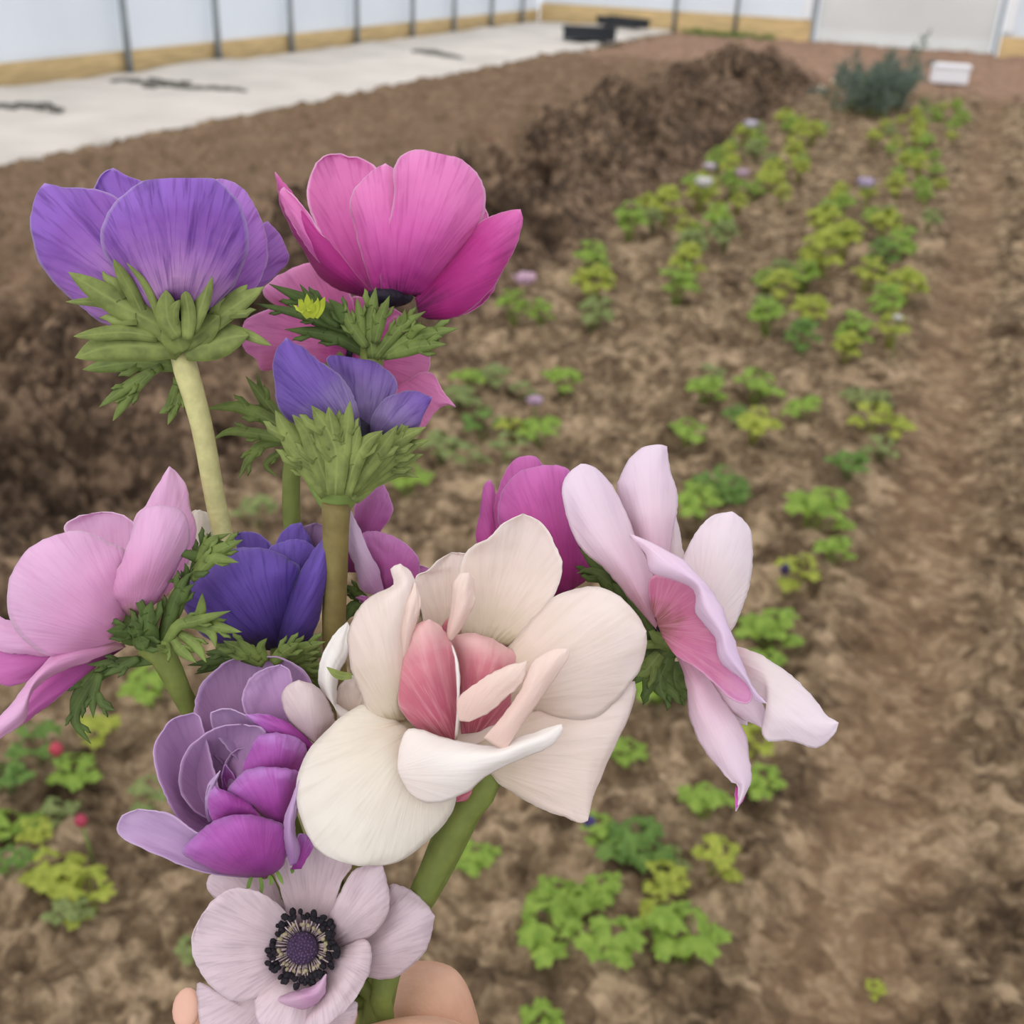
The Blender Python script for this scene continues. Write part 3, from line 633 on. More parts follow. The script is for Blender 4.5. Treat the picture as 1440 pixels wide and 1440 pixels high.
petal(Cc, mC, 2, [(560,1000),(700,900),(760,850),(800,900),(850,960),(918,1020)], [(560,1020),(680,1180),(780,1200),(870,1150),(918,1100),(918,1020)], (40, 34, 2, 2), 0.8)
petal(Cc, mC, 2, [(560,1010),(720,1180),(800,1165),(880,1118),(940,1125),(975,1200),(1040,1280)], [(560,1030),(700,1330),(840,1410),(900,1370),(950,1292),(1000,1270),(1040,1280)], (38, 28, 0, 3), 1.8)
petal(Cc, mC, 2, [(540,1000),(540,820),(560,760),(640,770),(720,800)], [(580,1010),(760,980),(800,900),(790,850),(720,800)], (44, 44, 2, 2))
petal(Cc, mC, 2, [(560,1020),(520,1200),(560,1300),(640,1350)], [(590,1020),(760,1180),(740,1300),(640,1350)], (38, 28, 0, 3))
center(Cc, darkc, 494, 496, 42, 16)
bract(Cc, bractM, 4, [[((540,480),(420,400),(290,350),(150,360)), 40, 26, 22, 2], [((540,500),(380,470),(260,460),(180,500)), 32, 26, 20, 2], [((530,470),(420,330),(330,215)), 36, 28, 26, 2]])
bract(Cc, bractM, 4, [[((520,500),(400,520),(340,590),(300,670)), 30, 28, 26, 3], [((540,500),(420,350),(380,200)), 32, 30, 30, 1]])
bract(Cc, bractM, 4, [[((540,520),(420,600),(470,660)), 20, 30, 32, 1]])
stem(Cc, stemG, [(480,500,40,10),(430,560,34,12),(412,640,30,12.5),(411,740,30,12.5),(430,900,32,12),(480,1200,26,12)] + tail(1))

# --- B: magenta-pink bloom, top middle
mB = petal_mat('petal_magenta_pink', [(0.03, (110, 24, 84)), (0.16, (186, 58, 146)), (0.45, (222, 106, 184)), (0.8, (234, 136, 198)), (1, (238, 150, 208))], (190, 60, 146), 0.6, (252, 206, 236), 0.75, 2.0)
mBd = petal_mat('petal_deep_magenta', [(0.03, (104, 20, 78)), (0.2, (172, 38, 124)), (0.6, (200, 66, 152)), (1, (222, 112, 184))], (158, 34, 116), 0.5, (244, 180, 222), 0.6, 2.6)
B = flower('anemone', 'bright magenta pink cup-shaped anemone, highest bloom of the bunch')
petal(B, mB, 2, [(640,745),(500,620),(385,430),(344,290),(365,165),(420,100),(500,88)], [(690,745),(700,520),(690,320),(668,165),(600,112),(545,106),(500,88)], (24, 40, 8, -4))
petal(B, mB, 2, [(820,745),(980,600),(1100,420),(1150,360),(1172,330)], [(870,770),(1050,640),(1180,480),(1190,380),(1172,330)], (22, 34, 6, 0))
petal(B, mBd, 2, [(900,850),(1100,760),(1190,705),(1236,690)], [(900,866),(1090,840),(1190,770),(1236,690)], (20, 26, 4, 0))
petal(B, mBd, 2, [(660,780),(440,700),(330,555),(225,350),(205,260),(190,175)], [(680,760),(600,690),(480,540),(370,415),(270,270),(190,175)], (18, 14, -8, 4, -4))
petal(B, mB, 2, [(560,745),(395,590),(300,470),(228,330),(210,270),(232,246)], [(600,745),(520,600),(420,478),(330,345),(280,285),(232,246)], (17, 10, -4, 0))
petal(B, mB, 2, [(660,750),(628,660),(590,520),(546,360),(556,270),(620,190),(710,135)], [(800,755),(840,650),(850,450),(820,300),(780,210),(745,158),(710,135)], (16, 16, -10, 5))
petal(B, mB, 2, [(690,755),(688,550),(745,330),(750,170),(790,95),(870,70),(930,90),(962,122)], [(890,750),(1015,600),(1150,430),(1180,270),(1120,160),(1060,112),(1000,106),(962,122)], (14, 8, -14, 6))
petal(B, mBd, 2, [(850,770),(950,650),(1070,505),(1160,410),(1250,365),(1345,350)], [(870,850),(930,868),(1060,852),(1200,740),(1300,570),(1356,420),(1345,350)], (14, 2, -8, 5, -3))
center(B, darkc, 546, 418, 18, 35, 'flower_center', 0.45); 
bract(B, bractD, 2, [[((660,1040),(560,930),(420,820),(160,700)), 52, 14, 4, 3], [((560,930),(330,850),(92,792)), 30, 10, 2, 3], [((500,900),(420,850),(305,700)), 30, 8, 2, 2], [((640,1040),(500,960),(380,930),(235,915)), 44, 14, 6, 3], [((560,950),(500,830),(440,770)), 40, 8, 2, 2]])
bract(B, bractM, 2, [[((650,1050),(640,900),(665,715)), 48, 10, 4, 3], [((660,980),(690,860),(730,755)), 36, 8, 2, 2], [((600,960),(590,860),(575,765)), 30, 8, 4, 2], [((620,1000),(540,880),(520,790)), 34, 8, 4, 2]])
bract(B, bractM, 2, [[((660,1050),(740,950),(800,890),(900,830)), 38, 10, 2, 3], [((740,950),(790,880),(802,818)), 26, 8, 2, 1], [((680,1040),(820,960),(940,930),(1058,910)), 46, 10, 0, 3], [((700,1040),(850,1000),(920,990),(1000,985)), 44, 10, 0, 3], [((820,960),(860,910),(905,905)), 26, 6, 0, 1]])
mb = MB(); yel = simple('bud_yellow_green', (168, 180, 52), 0.6, 0.2, 200)
for (a, b_) in (((350, 860), (300, 770)), ((350, 860), (340, 745)), ((360, 860), (395, 770)), ((380, 860), (425, 760)), ((350, 850), (370, 790))): add_lobe(mb, 2, [a, ((a[0] + b_[0]) / 2, (a[1] + b_[1]) / 2 + 5), b_], 26, 0, -4, 1)
mb.build('leaf_tip', yel, B)['label'] = 'yellow-green young leaf tips'
stem(B, stemG, [(520,470,14,13),(523,505,14,17),(505,600,18,15),(470,760,22,13),(480,1000,24,12),(505,1250,18,12)] + tail(2))

# --- D: blue-violet bloom in the middle
mD = petal_mat('petal_blue_violet', [(0.05, (96, 74, 116)), (0.3, (158, 138, 184)), (0.55, (126, 96, 178)), (1, (124, 90, 184))], (70, 44, 130), 0.75, (196, 176, 230), 0.5, 3.0)
mD2 = petal_mat('petal_dusky_violet', [(0.05, (90, 72, 116)), (0.35, (148, 126, 178)), (0.75, (134, 104, 176)), (1, (124, 92, 178))], (82, 54, 130), 0.8, (196, 176, 230), 0.5, 3.4)
Dd = flower('anemone', 'blue-violet anemone with a tall toothed green collar, middle of the bunch')
petal(Dd, mD2, 2, [(570,1420),(530,1230),(440,1075),(440,1045),(470,1036),(560,1055)], [(640,1420),(700,1320),(765,1200),(745,1130),(690,1085),(640,1064),(560,1055)], (6, 10, -4, 3))
petal(Dd, mD2, 2, [(630,1440),(645,1340),(690,1260),(770,1215),(850,1205),(928,1235)], [(680,1440),(770,1430),(850,1395),(892,1315),(915,1265),(928,1235)], (0, -10, -6, 4, -2))
petal(Dd, mD, 2, [(560,1440),(350,1400),(215,1300),(186,1160),(188,1040),(242,955)], [(600,1440),(590,1350),(562,1240),(500,1140),(400,1065),(330,1010),(242,955)], (-2, -12, -10, 6, -2))
center(Dd, darkc, 495, 628, 4, 42)
WF[0] = 0.9; TE[0] = 8
# the collar: a fused cup breaking up into toothed lobes
mb = MB(); n = 22; v = []; uvv = []
for i in range(9):
    t = i / 8; cx = 473 + 5 * t; cy = 716 - 66 * t; rx = (20 + 46 * t ** 0.8); 
    for j in range(n + 1):
        a = math.pi * (1 + j / n); v.append(hand_pt(cx + rx * math.cos(a), cy - 5 * t * abs(math.cos(a)) * 3, 4 + math.sin(a) * rx * 0.19)); uvv.append((j / n, t))
mb.add(v, [(i * (n + 1) + j, i * (n + 1) + j + 1, (i + 1) * (n + 1) + j + 1, (i + 1) * (n + 1) + j) for i in range(8) for j in range(n)], 0, uvv)
cupm = simple('collar_pale_green', (136, 158, 84), 0.6, 0.15, 120, 0.1, 0.2); mb.build('collar_cup', cupm, Dd)
bract(Dd, bractL, 4, [[((690,740),(610,620),(540,510),(460,365)), 56, -4, -10, 3], [((660,640),(560,560),(480,470)), 30, -6, -8, 2], [((700,720),(640,560),(600,460),(535,385)), 48, -8, -15, 2], [((660,690),(580,620),(515,555)), 30, -4, -4, 1]])
bract(Dd, bractL, 4, [[((725,740),(730,560),(690,450),(620,345)), 60, -12, -20, 3], [((735,640),(720,500),(695,350)), 44, -13, -20, 2], [((750,640),(775,480),(790,325)), 34, -13, -20, 2], [((700,600),(660,480),(640,380)), 30, -12, -18, 1]])
bract(Dd, bractL, 4, [[((770,740),(810,600),(860,510),(935,455)), 42, -10, -18, 2], [((780,640),(810,530),(832,435)), 30, -12, -18, 1], [((790,720),(860,620),(930,530),(1000,432)), 44, -8, -14, 2]])
bract(Dd, bractL, 4, [[((800,720),(900,600),(1000,500),(1125,440)), 48, -6, -10, 3], [((810,720),(930,610),(1040,530),(1142,495)), 40, -4, -8, 3], [((810,730),(930,640),(1020,590),(1112,560)), 40, -2, -4, 2], [((820,730),(930,670),(1010,640),(1095,662)), 26, -1, 0, 1], [((800,760),(860,690),(930,660)), 50, -2, 0, 0]])
stem(Dd, stemB, [(473,705,2,21),(472,726,4,20),(472,800,8,17.5),(470,900,14,17),(480,1100,22,14),(505,1300,14,12)] + tail(3))

WF[0] = 0.78; TE[0] = 5
# --- E: pale pink bloom, left
mE = petal_mat('petal_candy_pink', [(0.02, (184, 140, 136)), (0.14, (226, 156, 198)), (0.5, (230, 172, 212)), (1, (236, 194, 226))], (206, 128, 188), 0.30, (248, 222, 240), 0.5, 7.0)
mEd = petal_mat('petal_pink_underside', [(0.02, (150, 66, 124)), (0.4, (194, 92, 168)), (1, (222, 138, 200))], (170, 70, 146), 0.35, (246, 212, 236), 0.5, 7.4)
E_ = flower('anemone', 'candy pink open anemone turned left, at the left edge of the bunch')
petal(E_, mE, 3, [(560,860),(400,600),(296,410),(340,360),(400,338),(470,328)], [(600,860),(640,600),(640,420),(590,355),(530,330),(470,328)], (8, 12, 4, -2))
petal(E_, mE, 3, [(640,800),(600,560),(620,360),(670,300),(720,210),(780,118)], [(760,720),(850,600),(905,420),(875,310),(858,220),(830,165),(780,118)], (4, 8, -2, 2, 3))
petal(E_, mE, 3, [(500,930),(200,900),(60,830),(-30,812),(-100,860)], [(500,955),(230,988),(120,980),(0,965),(-100,860)], (2, -2, -2, 2))
petal(E_, mEd, 3, [(490,950),(220,970),(60,962),(-40,955),(-130,1030)], [(500,965),(260,1010),(130,1105),(0,1118),(-130,1030)], (4, 0, -2, 2))
petal(E_, mEd, 3, [(560,945),(380,1000),(220,1080),(130,1180),(40,1290),(-80,1380)], [(575,950),(440,1040),(330,1130),(220,1220),(90,1310),(-80,1400),(-80,1380)], (2, -12, 4, 2))
petal(E_, mE, 3, [(570,935),(420,915),(250,985),(150,1085),(60,1205),(0,1270),(-80,1360)], [(580,948),(440,1000),(300,1055),(190,1115),(135,1180),(110,1290),(0,1368),(-80,1420),(-80,1360)], (0, -16, -7, 3))
petal(E_, mE, 3, [(575,910),(420,955),(240,990),(110,915),(42,800),(42,660),(110,520),(200,455)], [(590,880),(575,760),(590,640),(585,515),(500,468),(410,425),(320,417),(200,455)], (-4, -16, -12, 6))
petal(E_, mE, 3, [(600,810),(530,745),(460,712),(530,620),(590,480),(640,350),(672,308),(735,298)], [(650,810),(740,715),(830,560),(868,460),(868,380),(820,312),(735,298)], (-6, -14, -10, 5, 3))
center(E_, bractD, 186, 884, -3, 22, 'receptacle')
bract(E_, bractD, 3, [[((640,930),(600,880),(490,875)), 46, -6, -14, 2], [((700,960),(680,820),(700,735)), 60, -8, -12, 3], [((650,930),(620,850),(590,850)), 40, -8, -12, 2], [((640,900),(650,930),(690,920)), 46, -9, -15, 2]])
bract(E_, bractD, 3, [[((740,960),(790,780),(850,640),(895,600)), 44, -6, -12, 4], [((780,860),(850,700),(900,655)), 36, -6, -12, 3], [((850,700),(860,600),(850,560)), 24, -6, -10, 2], [((860,660),(820,640),(770,650)), 16, -7, -10, 1], [((900,620),(920,540),(800,512)), 34, -6, -10, 1], [((890,630),(940,500),(970,420)), 44, -5, -9, 3]])
bract(E_, bractM, 3, [[((880,640),(960,560),(1000,540),(1100,560)), 36, -10, -16, 2], [((900,600),(1000,510),(1120,455)), 40, -10, -15, 3], [((910,560),(960,470),(1060,425)), 26, -8, -12, 2]])
bract(E_, bractM, 3, [[((760,940),(820,850),(900,830),(1062,782)), 34, -12, -20, 2], [((860,850),(920,800),(932,700)), 32, -13, -20, 0], [((880,845),(960,850),(1113,880)), 34, -13, -20, 2], [((900,850),(970,880),(995,952)), 28, -13, -19, 0], [((820,880),(900,940),(950,1020)), 34, -12, -18, 1], [((790,900),(830,960),(905,1022)), 32, -12, -18, 1], [((760,920),(760,960),(720,940)), 30, -12, -18, 1]])
bract(E_, bractD, 3, [[((720,1010),(560,1020),(400,1030)), 34, -2, 0, 3], [((600,1010),(450,1080),(350,1180),(330,1300)), 40, 0, 2, 3], [((450,1070),(360,1220),(350,1300),(420,1395)), 34, 0, 2, 3], [((460,1070),(430,1180),(430,1275)), 30, -2, -2, 2], [((450,1160),(480,1220),(530,1240)), 26, -3, -4, 2], [((640,1000),(560,1040),(480,1080)), 30, -3, -4, 2]])
stem(E_, stemG, [(205,905,-4,18),(230,922,-4,19),(250,965,0,15),(272,1005,6,14),(340,1120,20,13),(450,1300,16,12)] + tail(4))

# --- M: cream petal peeping out behind E
mM = petal_mat('petal_cream', [(0.05, (200, 188, 160)), (0.4, (238, 232, 212)), (1, (244, 238, 226))], (216, 206, 184), 0.2, (250, 246, 238), 0.3, 11.0)
M_ = flower('anemone', 'cream anemone almost hidden behind the candy pink one')
petal(M_, mM, 3, [(900,700),(870,520),(860,400),(885,330),(920,318)], [(960,700),(985,560),(990,440),(968,350),(920,318)], (30, 26, -2, 3))
petal(M_, mM, 3, [(900,700),(800,650),(720,600),(740,540),(800,520)], [(920,690),(880,560),(860,530),(830,515),(800,520)], (34, 32, -2, 3))
petal(M_, mM, 3, [(930,700),(1010,600),(1060,560),(1090,580)], [(940,710),(1050,680),(1090,640),(1090,580)], (34, 34, -2, 2))
stem(M_, stemG, [(285,830,34,11),(330,950,34,11),(430,1200,26,11)] + tail(5))

# --- F: closed blue-violet bloom
mF = petal_mat('petal_indigo', [(0.03, (48, 34, 80)), (0.25, (90, 66, 146)), (0.6, (108, 80, 172)), (1, (128, 100, 196))], (54, 34, 112), 0.7, (176, 158, 224), 0.55, 13.0)
mFi = petal_mat('petal_maroon_inside', [(0.03, (84, 40, 90)), (0.5, (130, 70, 120)), (1, (176, 140, 186))], (104, 50, 100), 0.4, (190, 170, 220), 0.4, 13.3)
F_ = flower('anemone', 'half-closed indigo anemone beside the bronze stem, left of the white bloom')
petal(F_, mF, 4, [(440,1350),(250,1150),(190,1010),(240,935),(280,910),(325,902)], [(500,1350),(480,1080),(445,962),(400,920),(370,906),(325,902)], (26, 34, 0, -3))
petal(F_, mFi, 4, [(520,1380),(560,1050),(575,900),(600,872),(640,862)], [(620,1380),(680,1100),(700,930),(690,885),(640,862)], (24, 26, 4, -2))
petal(F_, mF, 4, [(480,1350),(450,1060),(462,950),(510,885),(575,862)], [(560,1350),(620,1100),(620,960),(590,890),(575,862)], (22, 22, -2, 2))
petal(F_, mF, 4, [(470,1390),(440,1100),(425,990),(480,950),(555,935)], [(570,1390),(590,1150),(640,1000),(610,952),(555,935)], (18, 14, -4, 3))
petal(F_, mF, 4, [(450,1415),(200,1390),(70,1260),(75,1130),(190,1015),(290,976),(390,972)], [(490,1415),(510,1290),(545,1150),(572,1065),(510,1015),(450,985),(390,972)], (16, 8, -14, 8, -2))
petal(F_, mF, 4, [(470,1415),(490,1260),(560,1100),(610,1010),(665,940),(700,895)], [(500,1415),(610,1380),(660,1250),(688,1100),(700,1000),(708,930),(700,895)], (12, 8, -10, 5, -2))
center(F_, darkc, 392, 892, 20, 26)
bract(F_, bractM, 5, [[((800,190),(700,130),(590,75)), 50, 0, -6, 3], [((780,170),(720,120),(660,65)), 34, -1, -6, 1], [((810,180),(780,110),(812,62)), 30, 0, -5, 1]])
bract(F_, bractM, 5, [[((840,190),(900,130),(975,85)), 44, 0, -5, 3], [((860,190),(980,120),(1108,80)), 44, 2, -2, 3], [((870,200),(980,160),(1095,108)), 34, 3, 0, 2], [((880,230),(990,200),(1090,190)), 46, 4, 4, 3], [((900,260),(1000,250),(1080,260)), 30, 6, 8, 2]])
bract(F_, bractD, 5, [[((780,200),(620,170),(410,200)), 36, 6, 6, 3], [((770,210),(620,190),(445,245)), 30, 8, 10, 2], [((770,190),(640,140),(500,130)), 36, 4, 2, 3]])
stem(F_, stemG, [(392,900,18,14),(400,960,20,13),(440,1150,22,12)] + tail(6))

# --- L: two-toned pink bloom behind the bronze stem
mL = petal_mat('petal_orchid', [(0.05, (150, 70, 130)), (0.4, (196, 104, 176)), (1, (220, 150, 210))], (168, 74, 146), 0.4, (240, 214, 240), 0.6, 17.0)
mLp = petal_mat('petal_pale_lilac', [(0.05, (200, 150, 196)), (0.4, (226, 196, 226)), (1, (234, 214, 236))], (206, 170, 210), 0.25, (246, 234, 246), 0.5, 17.5)
L_ = flower('anemone', 'orchid pink anemone with a pale folded petal, between bronze stem and white bloom')
petal(L_, mL, 4, [(820,1000),(810,800),(860,735),(935,690)], [(870,960),(930,885),(978,815),(962,745),(935,690)], (30, 34, -2, 2))
petal(L_, mL, 4, [(760,1080),(752,960),(770,860),(790,810)], [(830,1080),(830,960),(815,880),(790,810)], (34, 36, 0, 1))
petal(L_, mL, 4, [(920,1160),(880,1010),(835,925),(860,900),(910,900)], [(980,1150),(1085,1100),(1092,1020),(1040,960),(980,925),(910,900)], (24, 22, -3, 2))
petal(L_, mL, 4, [(1000,1160),(1080,1080),(1100,1050),(1150,1070)], [(1000,1180),(1100,1150),(1150,1120),(1150,1070)], (30, 36, 0, 1))
petal(L_, mLp, 4, [(900,1180),(835,1150),(812,1050),(778,960),(795,810)], [(942,1168),(910,1060),(855,945),(815,865),(795,810)], (22, 14, -4, 2))
petal(L_, mL, 4, [(900,1200),(850,1180),(815,1190)], [(910,1210),(860,1225),(815,1190)], (24, 22, -2, 1))
bract(L_, bractD, 4, [[((880,1230),(830,1180),(760,1130)), 30, 24, 20, 3], [((860,1220),(800,1230),(770,1300)), 30, 24, 20, 2]])
stem(L_, stemG, [(525,850,30,11),(510,950,30,11),(515,1200,24,11)] + tail(7))

# --- I: magenta bloom behind the white ones
mI = petal_mat('petal_fuchsia', [(0.03, (130, 36, 98)), (0.2, (190, 70, 152)), (0.6, (210, 98, 176)), (1, (218, 124, 196))], (150, 46, 128), 0.45, (232, 170, 222), 0.6, 19.0)
I_ = flower('anemone', 'fuchsia anemone seen from behind, between the white bloom and the pale pink one')
petal(I_, mI, 7, [(170,620),(80,430),(90,300),(105,215),(126,193)], [(220,620),(165,420),(148,300),(145,230),(126,193)], (30, 28, -2, 3))
petal(I_, mI, 7, [(220,620),(150,380),(145,270),(180,165),(215,118),(265,106)], [(330,620),(330,300),(330,170),(310,125),(290,110),(265,106)], (28, 26, -4, 4))
petal(I_, mI, 7, [(340,640),(230,500),(158,350),(168,240),(230,165),(320,140)], [(470,560),(510,510),(480,420),(440,300),(420,170),(380,142),(320,140)], (20, 14, -10, 6))
center(I_, darkc, 785, 840, 24, 20)
stem(I_, stemG, [(785,840,24,12),(720,960,30,12),(610,1200,26,12)] + tail(8))

# --- J: pale pink bloom, right
mJ = petal_mat('petal_shell_pink', [(0.03, (206, 140, 166)), (0.2, (228, 188, 206)), (0.55, (238, 214, 226)), (1, (238, 220, 234))], (214, 180, 210), 0.34, (246, 236, 244), 0.4, 23.0)
mJi = petal_mat('petal_rose_inside', [(0.03, (160, 96, 96)), (0.2, (208, 120, 156)), (0.6, (218, 140, 180)), (1, (224, 164, 206))], (232, 176, 190), 0.5, (240, 214, 236), 0.3, 23.4)
mJw = petal_mat('petal_blush_white', [(0.03, (224, 196, 200)), (0.3, (240, 226, 226)), (1, (240, 226, 236))], (224, 206, 214), 0.3, (248, 242, 246), 0.3, 23.8)
mJm = petal_mat('petal_lavender_margin', [(0.0, (240, 216, 230)), (0.5, (234, 210, 232)), (1, (232, 208, 234))], (214, 180, 216), 0.3, (246, 236, 246), 0.4, 23.6)
J_ = flower('anemone', 'pale shell pink wide open anemone, rightmost bloom of the bunch')
petal(J_, mJw, 7, [(730,600),(760,420),(795,300)], [(810,600),(832,520),(825,450),(795,300)], (8, 14, 0, 2))
petal(J_, mJw, 7, [(840,700),(800,560),(850,420),(900,350),(950,315),(1000,308)], [(930,760),(1000,735),(1050,620),(1074,490),(1068,390),(1040,335),(1000,308)], (2, 6, -2, 4))
petal(J_, mJ, 7, [(720,620),(650,400),(590,240),(600,175),(640,110),(690,72),(735,66)], [(760,600),(780,420),(803,260),(780,170),(768,110),(764,72),(735,66)], (4, 6, -6, 5))
petal(J_, mJw, 7, [(860,880),(980,975),(1010,1060),(1055,1080)], [(880,870),(960,950),(1050,1010),(1055,1080)], (6, 4, -2, 2))
petal(J_, mJ, 7, [(850,860),(960,1000),(1050,1060),(1115,1092)], [(870,850),(1000,920),(1110,1000),(1115,1092)], (2, -2, -4, 2))
petal(J_, mJw, 7, [(960,790),(1040,800),(1130,840),(1230,915),(1310,1000),(1345,1050),(1385,1070)], [(1000,880),(1080,950),(1130,1010),(1112,1090),(1130,1137),(1210,1135),(1310,1160),(1365,1120),(1385,1070)], (-4, -12, -5, 4), 1.2)
petal(J_, mJ, 7, [(780,790),(830,900),(850,1050),(900,1170),(990,1275),(1025,1300),(1015,1390)], [(800,800),(900,890),(975,1000),(1040,1090),(1065,1210),(1062,1300),(1015,1390)], (0, -10, -8, 4))
petal(J_, mI, 7, [(1015,1300),(1012,1345),(1014,1385)], [(1055,1310),(1045,1350),(1014,1385)], (-9, -11, 0, 0), 0.2, 10, 7)
petal(J_, mJ, 7, [(735,740),(665,660),(550,525),(440,415),(393,260),(400,180),(455,136)], [(735,720),(720,560),(660,420),(600,270),(545,185),(490,142),(455,136)], (-2, -4, -9, 5, 2))
petal(J_, mJi, 7, [(735,720),(706,640),(708,540),(780,545),(860,580),(930,680),(1000,810),(1075,960)], [(750,760),(800,830),(870,870),(940,930),(1000,985),(1060,1000),(1075,960)], (-6, -16, 2, -4))
petal(J_, mJm, 7, [(632,388),(730,430),(845,505),(945,620),(1000,750),(1040,860),(1075,940),(1125,1000)], [(632,396),(690,460),(706,525),(775,552),(862,592),(872,680),(940,765),(955,845),(1050,925),(1085,985),(1125,1000)], (-8, -17, -10, 3, 2), 1.0)
center(J_, darkc, 928, 880, -1, 9)
bract(J_, bractD, 7, [[((760,800),(620,650),(540,540),(450,440)), 54, 6, 12, 4], [((700,740),(560,570),(490,520),(440,530)), 40, 6, 10, 3], [((720,760),(640,620),(620,550)), 44, 4, 8, 3], [((700,740),(560,640),(530,560)), 44, 5, 10, 3]])
bract(J_, bractD, 7, [[((790,800),(700,860),(650,930)), 60, 3, 2, 3], [((770,830),(740,920),(760,990)), 52, 3, 2, 3], [((790,850),(800,950),(830,1010)), 44, 4, 3, 3]])
bract(J_, bractM, 7, [[((760,780),(690,790),(620,760)), 44, 4, 8, 3], [((790,790),(740,760),(700,740)), 50, 2, 0, 1], [((740,820),(690,880),(640,900)), 40, 2, 2, 2]])
stem(J_, stemG, [(930,895,9,9),(885,950,13,11),(800,1010,14,13),(700,1090,16,12),(620,1235,16,11)] + tail(9))

# --- G: purple double bloom
mG = petal_mat('petal_mauve', [(0.03, (136, 80, 138)), (0.4, (188, 142, 188)), (1, (200, 162, 204))], (142, 94, 150), 0.28, (216, 186, 222), 0.5, 29.0)
mGm = petal_mat('petal_purple_magenta', [(0.03, (142, 50, 134)), (0.4, (182, 82, 174)), (0.75, (190, 104, 190)), (1, (204, 152, 220))], (142, 44, 136), 0.4, (218, 182, 232), 0.5, 29.4)
mGl = petal_mat('petal_lilac', [(0.03, (160, 116, 168)), (0.5, (200, 164, 206)), (1, (212, 182, 218))], (166, 122, 176), 0.25, (222, 198, 226), 0.5, 29.7)
mGb = petal_mat('petal_blush_fold', [(0.03, (214, 186, 196)), (0.5, (226, 206, 206)), (1, (232, 214, 214))], (212, 188, 196), 0.2, (240, 228, 228), 0.3, 29.9)
G = flower('anemone', 'double purple anemone with many curled petals, lower left of the bunch')
petal(G, mG, 5, [(640,760),(500,600),(445,440),(475,310),(570,205),(640,168),(720,154)], [(860,760),(980,520),(1042,320),(990,220),(900,170),(800,154),(720,154)], (0, 2, 6, -8))
petal(G, mG, 5, [(560,1060),(400,1015),(300,870),(248,720),(250,580),(330,475),(440,440)], [(620,1000),(560,800),(520,640),(490,520),(470,460),(440,440)], (-8, -10, 6, -8, 4))
petal(G, mG, 5, [(870,640),(730,490),(688,390),(712,290),(790,222),(880,197)], [(1010,650),(975,520),(930,400),(940,300),(930,230),(880,197)], (-4, -10, 2, -4))
petal(G, mGb, 5, [(1045,590),(940,500),(893,400),(895,328),(930,290),(972,277)], [(1060,592),(1130,520),(1152,470),(1100,350),(1040,296),(972,277)], (-8, -16, -5, 5))
petal(G, mGl, 5, [(700,720),(560,560),(524,450),(560,424),(625,420)], [(820,700),(840,580),(780,515),(710,455),(625,420)], (-2, -10, 4, -4))
petal(G, mGm, 5, [(1032,640),(930,592),(820,542),(760,500),(705,448)], [(1048,605),(970,530),(900,480),(800,452),(705,448)], (-10, -13, -2, 2))
petal(G, mG, 5, [(600,1010),(470,955),(388,870),(367,770),(400,640),(480,560),(580,510),(690,498)], [(680,990),(690,820),(740,680),(805,560),(790,525),(760,508),(690,498)], (-6, -12, 10, -9, 2))
petal(G, mG, 5, [(680,900),(600,800),(600,700),(640,640),(720,605)], [(760,900),(800,760),(800,660),(770,610),(720,605)], (0, -4, 6, -5))
petal(G, mGm, 5, [(640,950),(600,850),(580,770),(600,700)], [(700,950),(680,860),(650,770),(600,700)], (-2, -6, 3, -2))
petal(G, mGl, 5, [(515,995),(496,905),(518,800),(575,734)], [(532,992),(522,915),(545,820),(575,734)], (-14, -18, -1, 1))
petal(G, mGm, 5, [(720,900),(685,740),(720,640),(770,560),(860,541)], [(985,790),(1000,680),(1006,615),(950,563),(860,541)], (-10, -15, -6, 5))
petal(G, mGm, 5, [(860,1020),(740,920),(616,842),(650,785),(738,722),(850,718)], [(905,1020),(928,920),(962,800),(980,746),(920,728),(850,718)], (-16, -20, -7, 5))
petal(G, mGl, 5, [(740,1278),(480,1245),(200,1135),(60,1055),(76,965),(160,929)], [(740,1250),(560,1130),(480,1060),(340,965),(250,935),(160,929)], (-14, -18, 3, -4, -2))
petal(G, mGm, 5, [(540,995),(513,920),(520,850),(545,813)], [(785,970),(720,900),(640,855),(545,813)], (-19, -21, -4, 3))
petal(G, mGm, 5, [(740,1272),(560,1245),(386,1150),(430,1080),(530,1000),(610,962),(690,958)], [(810,1272),(890,1215),(917,1110),(900,1020),(800,972),(690,958)], (-17, -24, -12, 8))
petal(G, mGm, 5, [(935,1235),(960,1150),(970,1060),(1000,1055)], [(985,1230),(1048,1110),(1035,1075),(1000,1055)], (-18, -15, 0, 1))
petal(G, mGl, 5, [(930,1215),(903,1100),(900,980),(940,860),(977,780)], [(962,1200),(977,1130),(952,1030),(968,920),(977,780)], (-22, -24, -2, 2))
center(G, darkc, 345, 1078, 2, 20)
sep = simple('sepal_green', (120, 150, 70), 0.6, 0.2, 160, 0, 0.2)
mb = MB()
for q in ([(735,1265),(720,1310),(708,1358)], [(775,1265),(785,1320),(775,1386)], [(820,1262),(835,1290),(822,1318)], [(860,1240),(880,1280),(895,1312)], [(935,1225),(940,1240),(936,1256)]): add_lobe(mb, 5, q, 14, -17, -20, 0)
mb.build('sepals', sep, G)
stem(G, stemG, [(366,1212,-10,8),(376,1236,-3,9),(400,1280,5,12),(470,1360,6,12)] + tail(10))

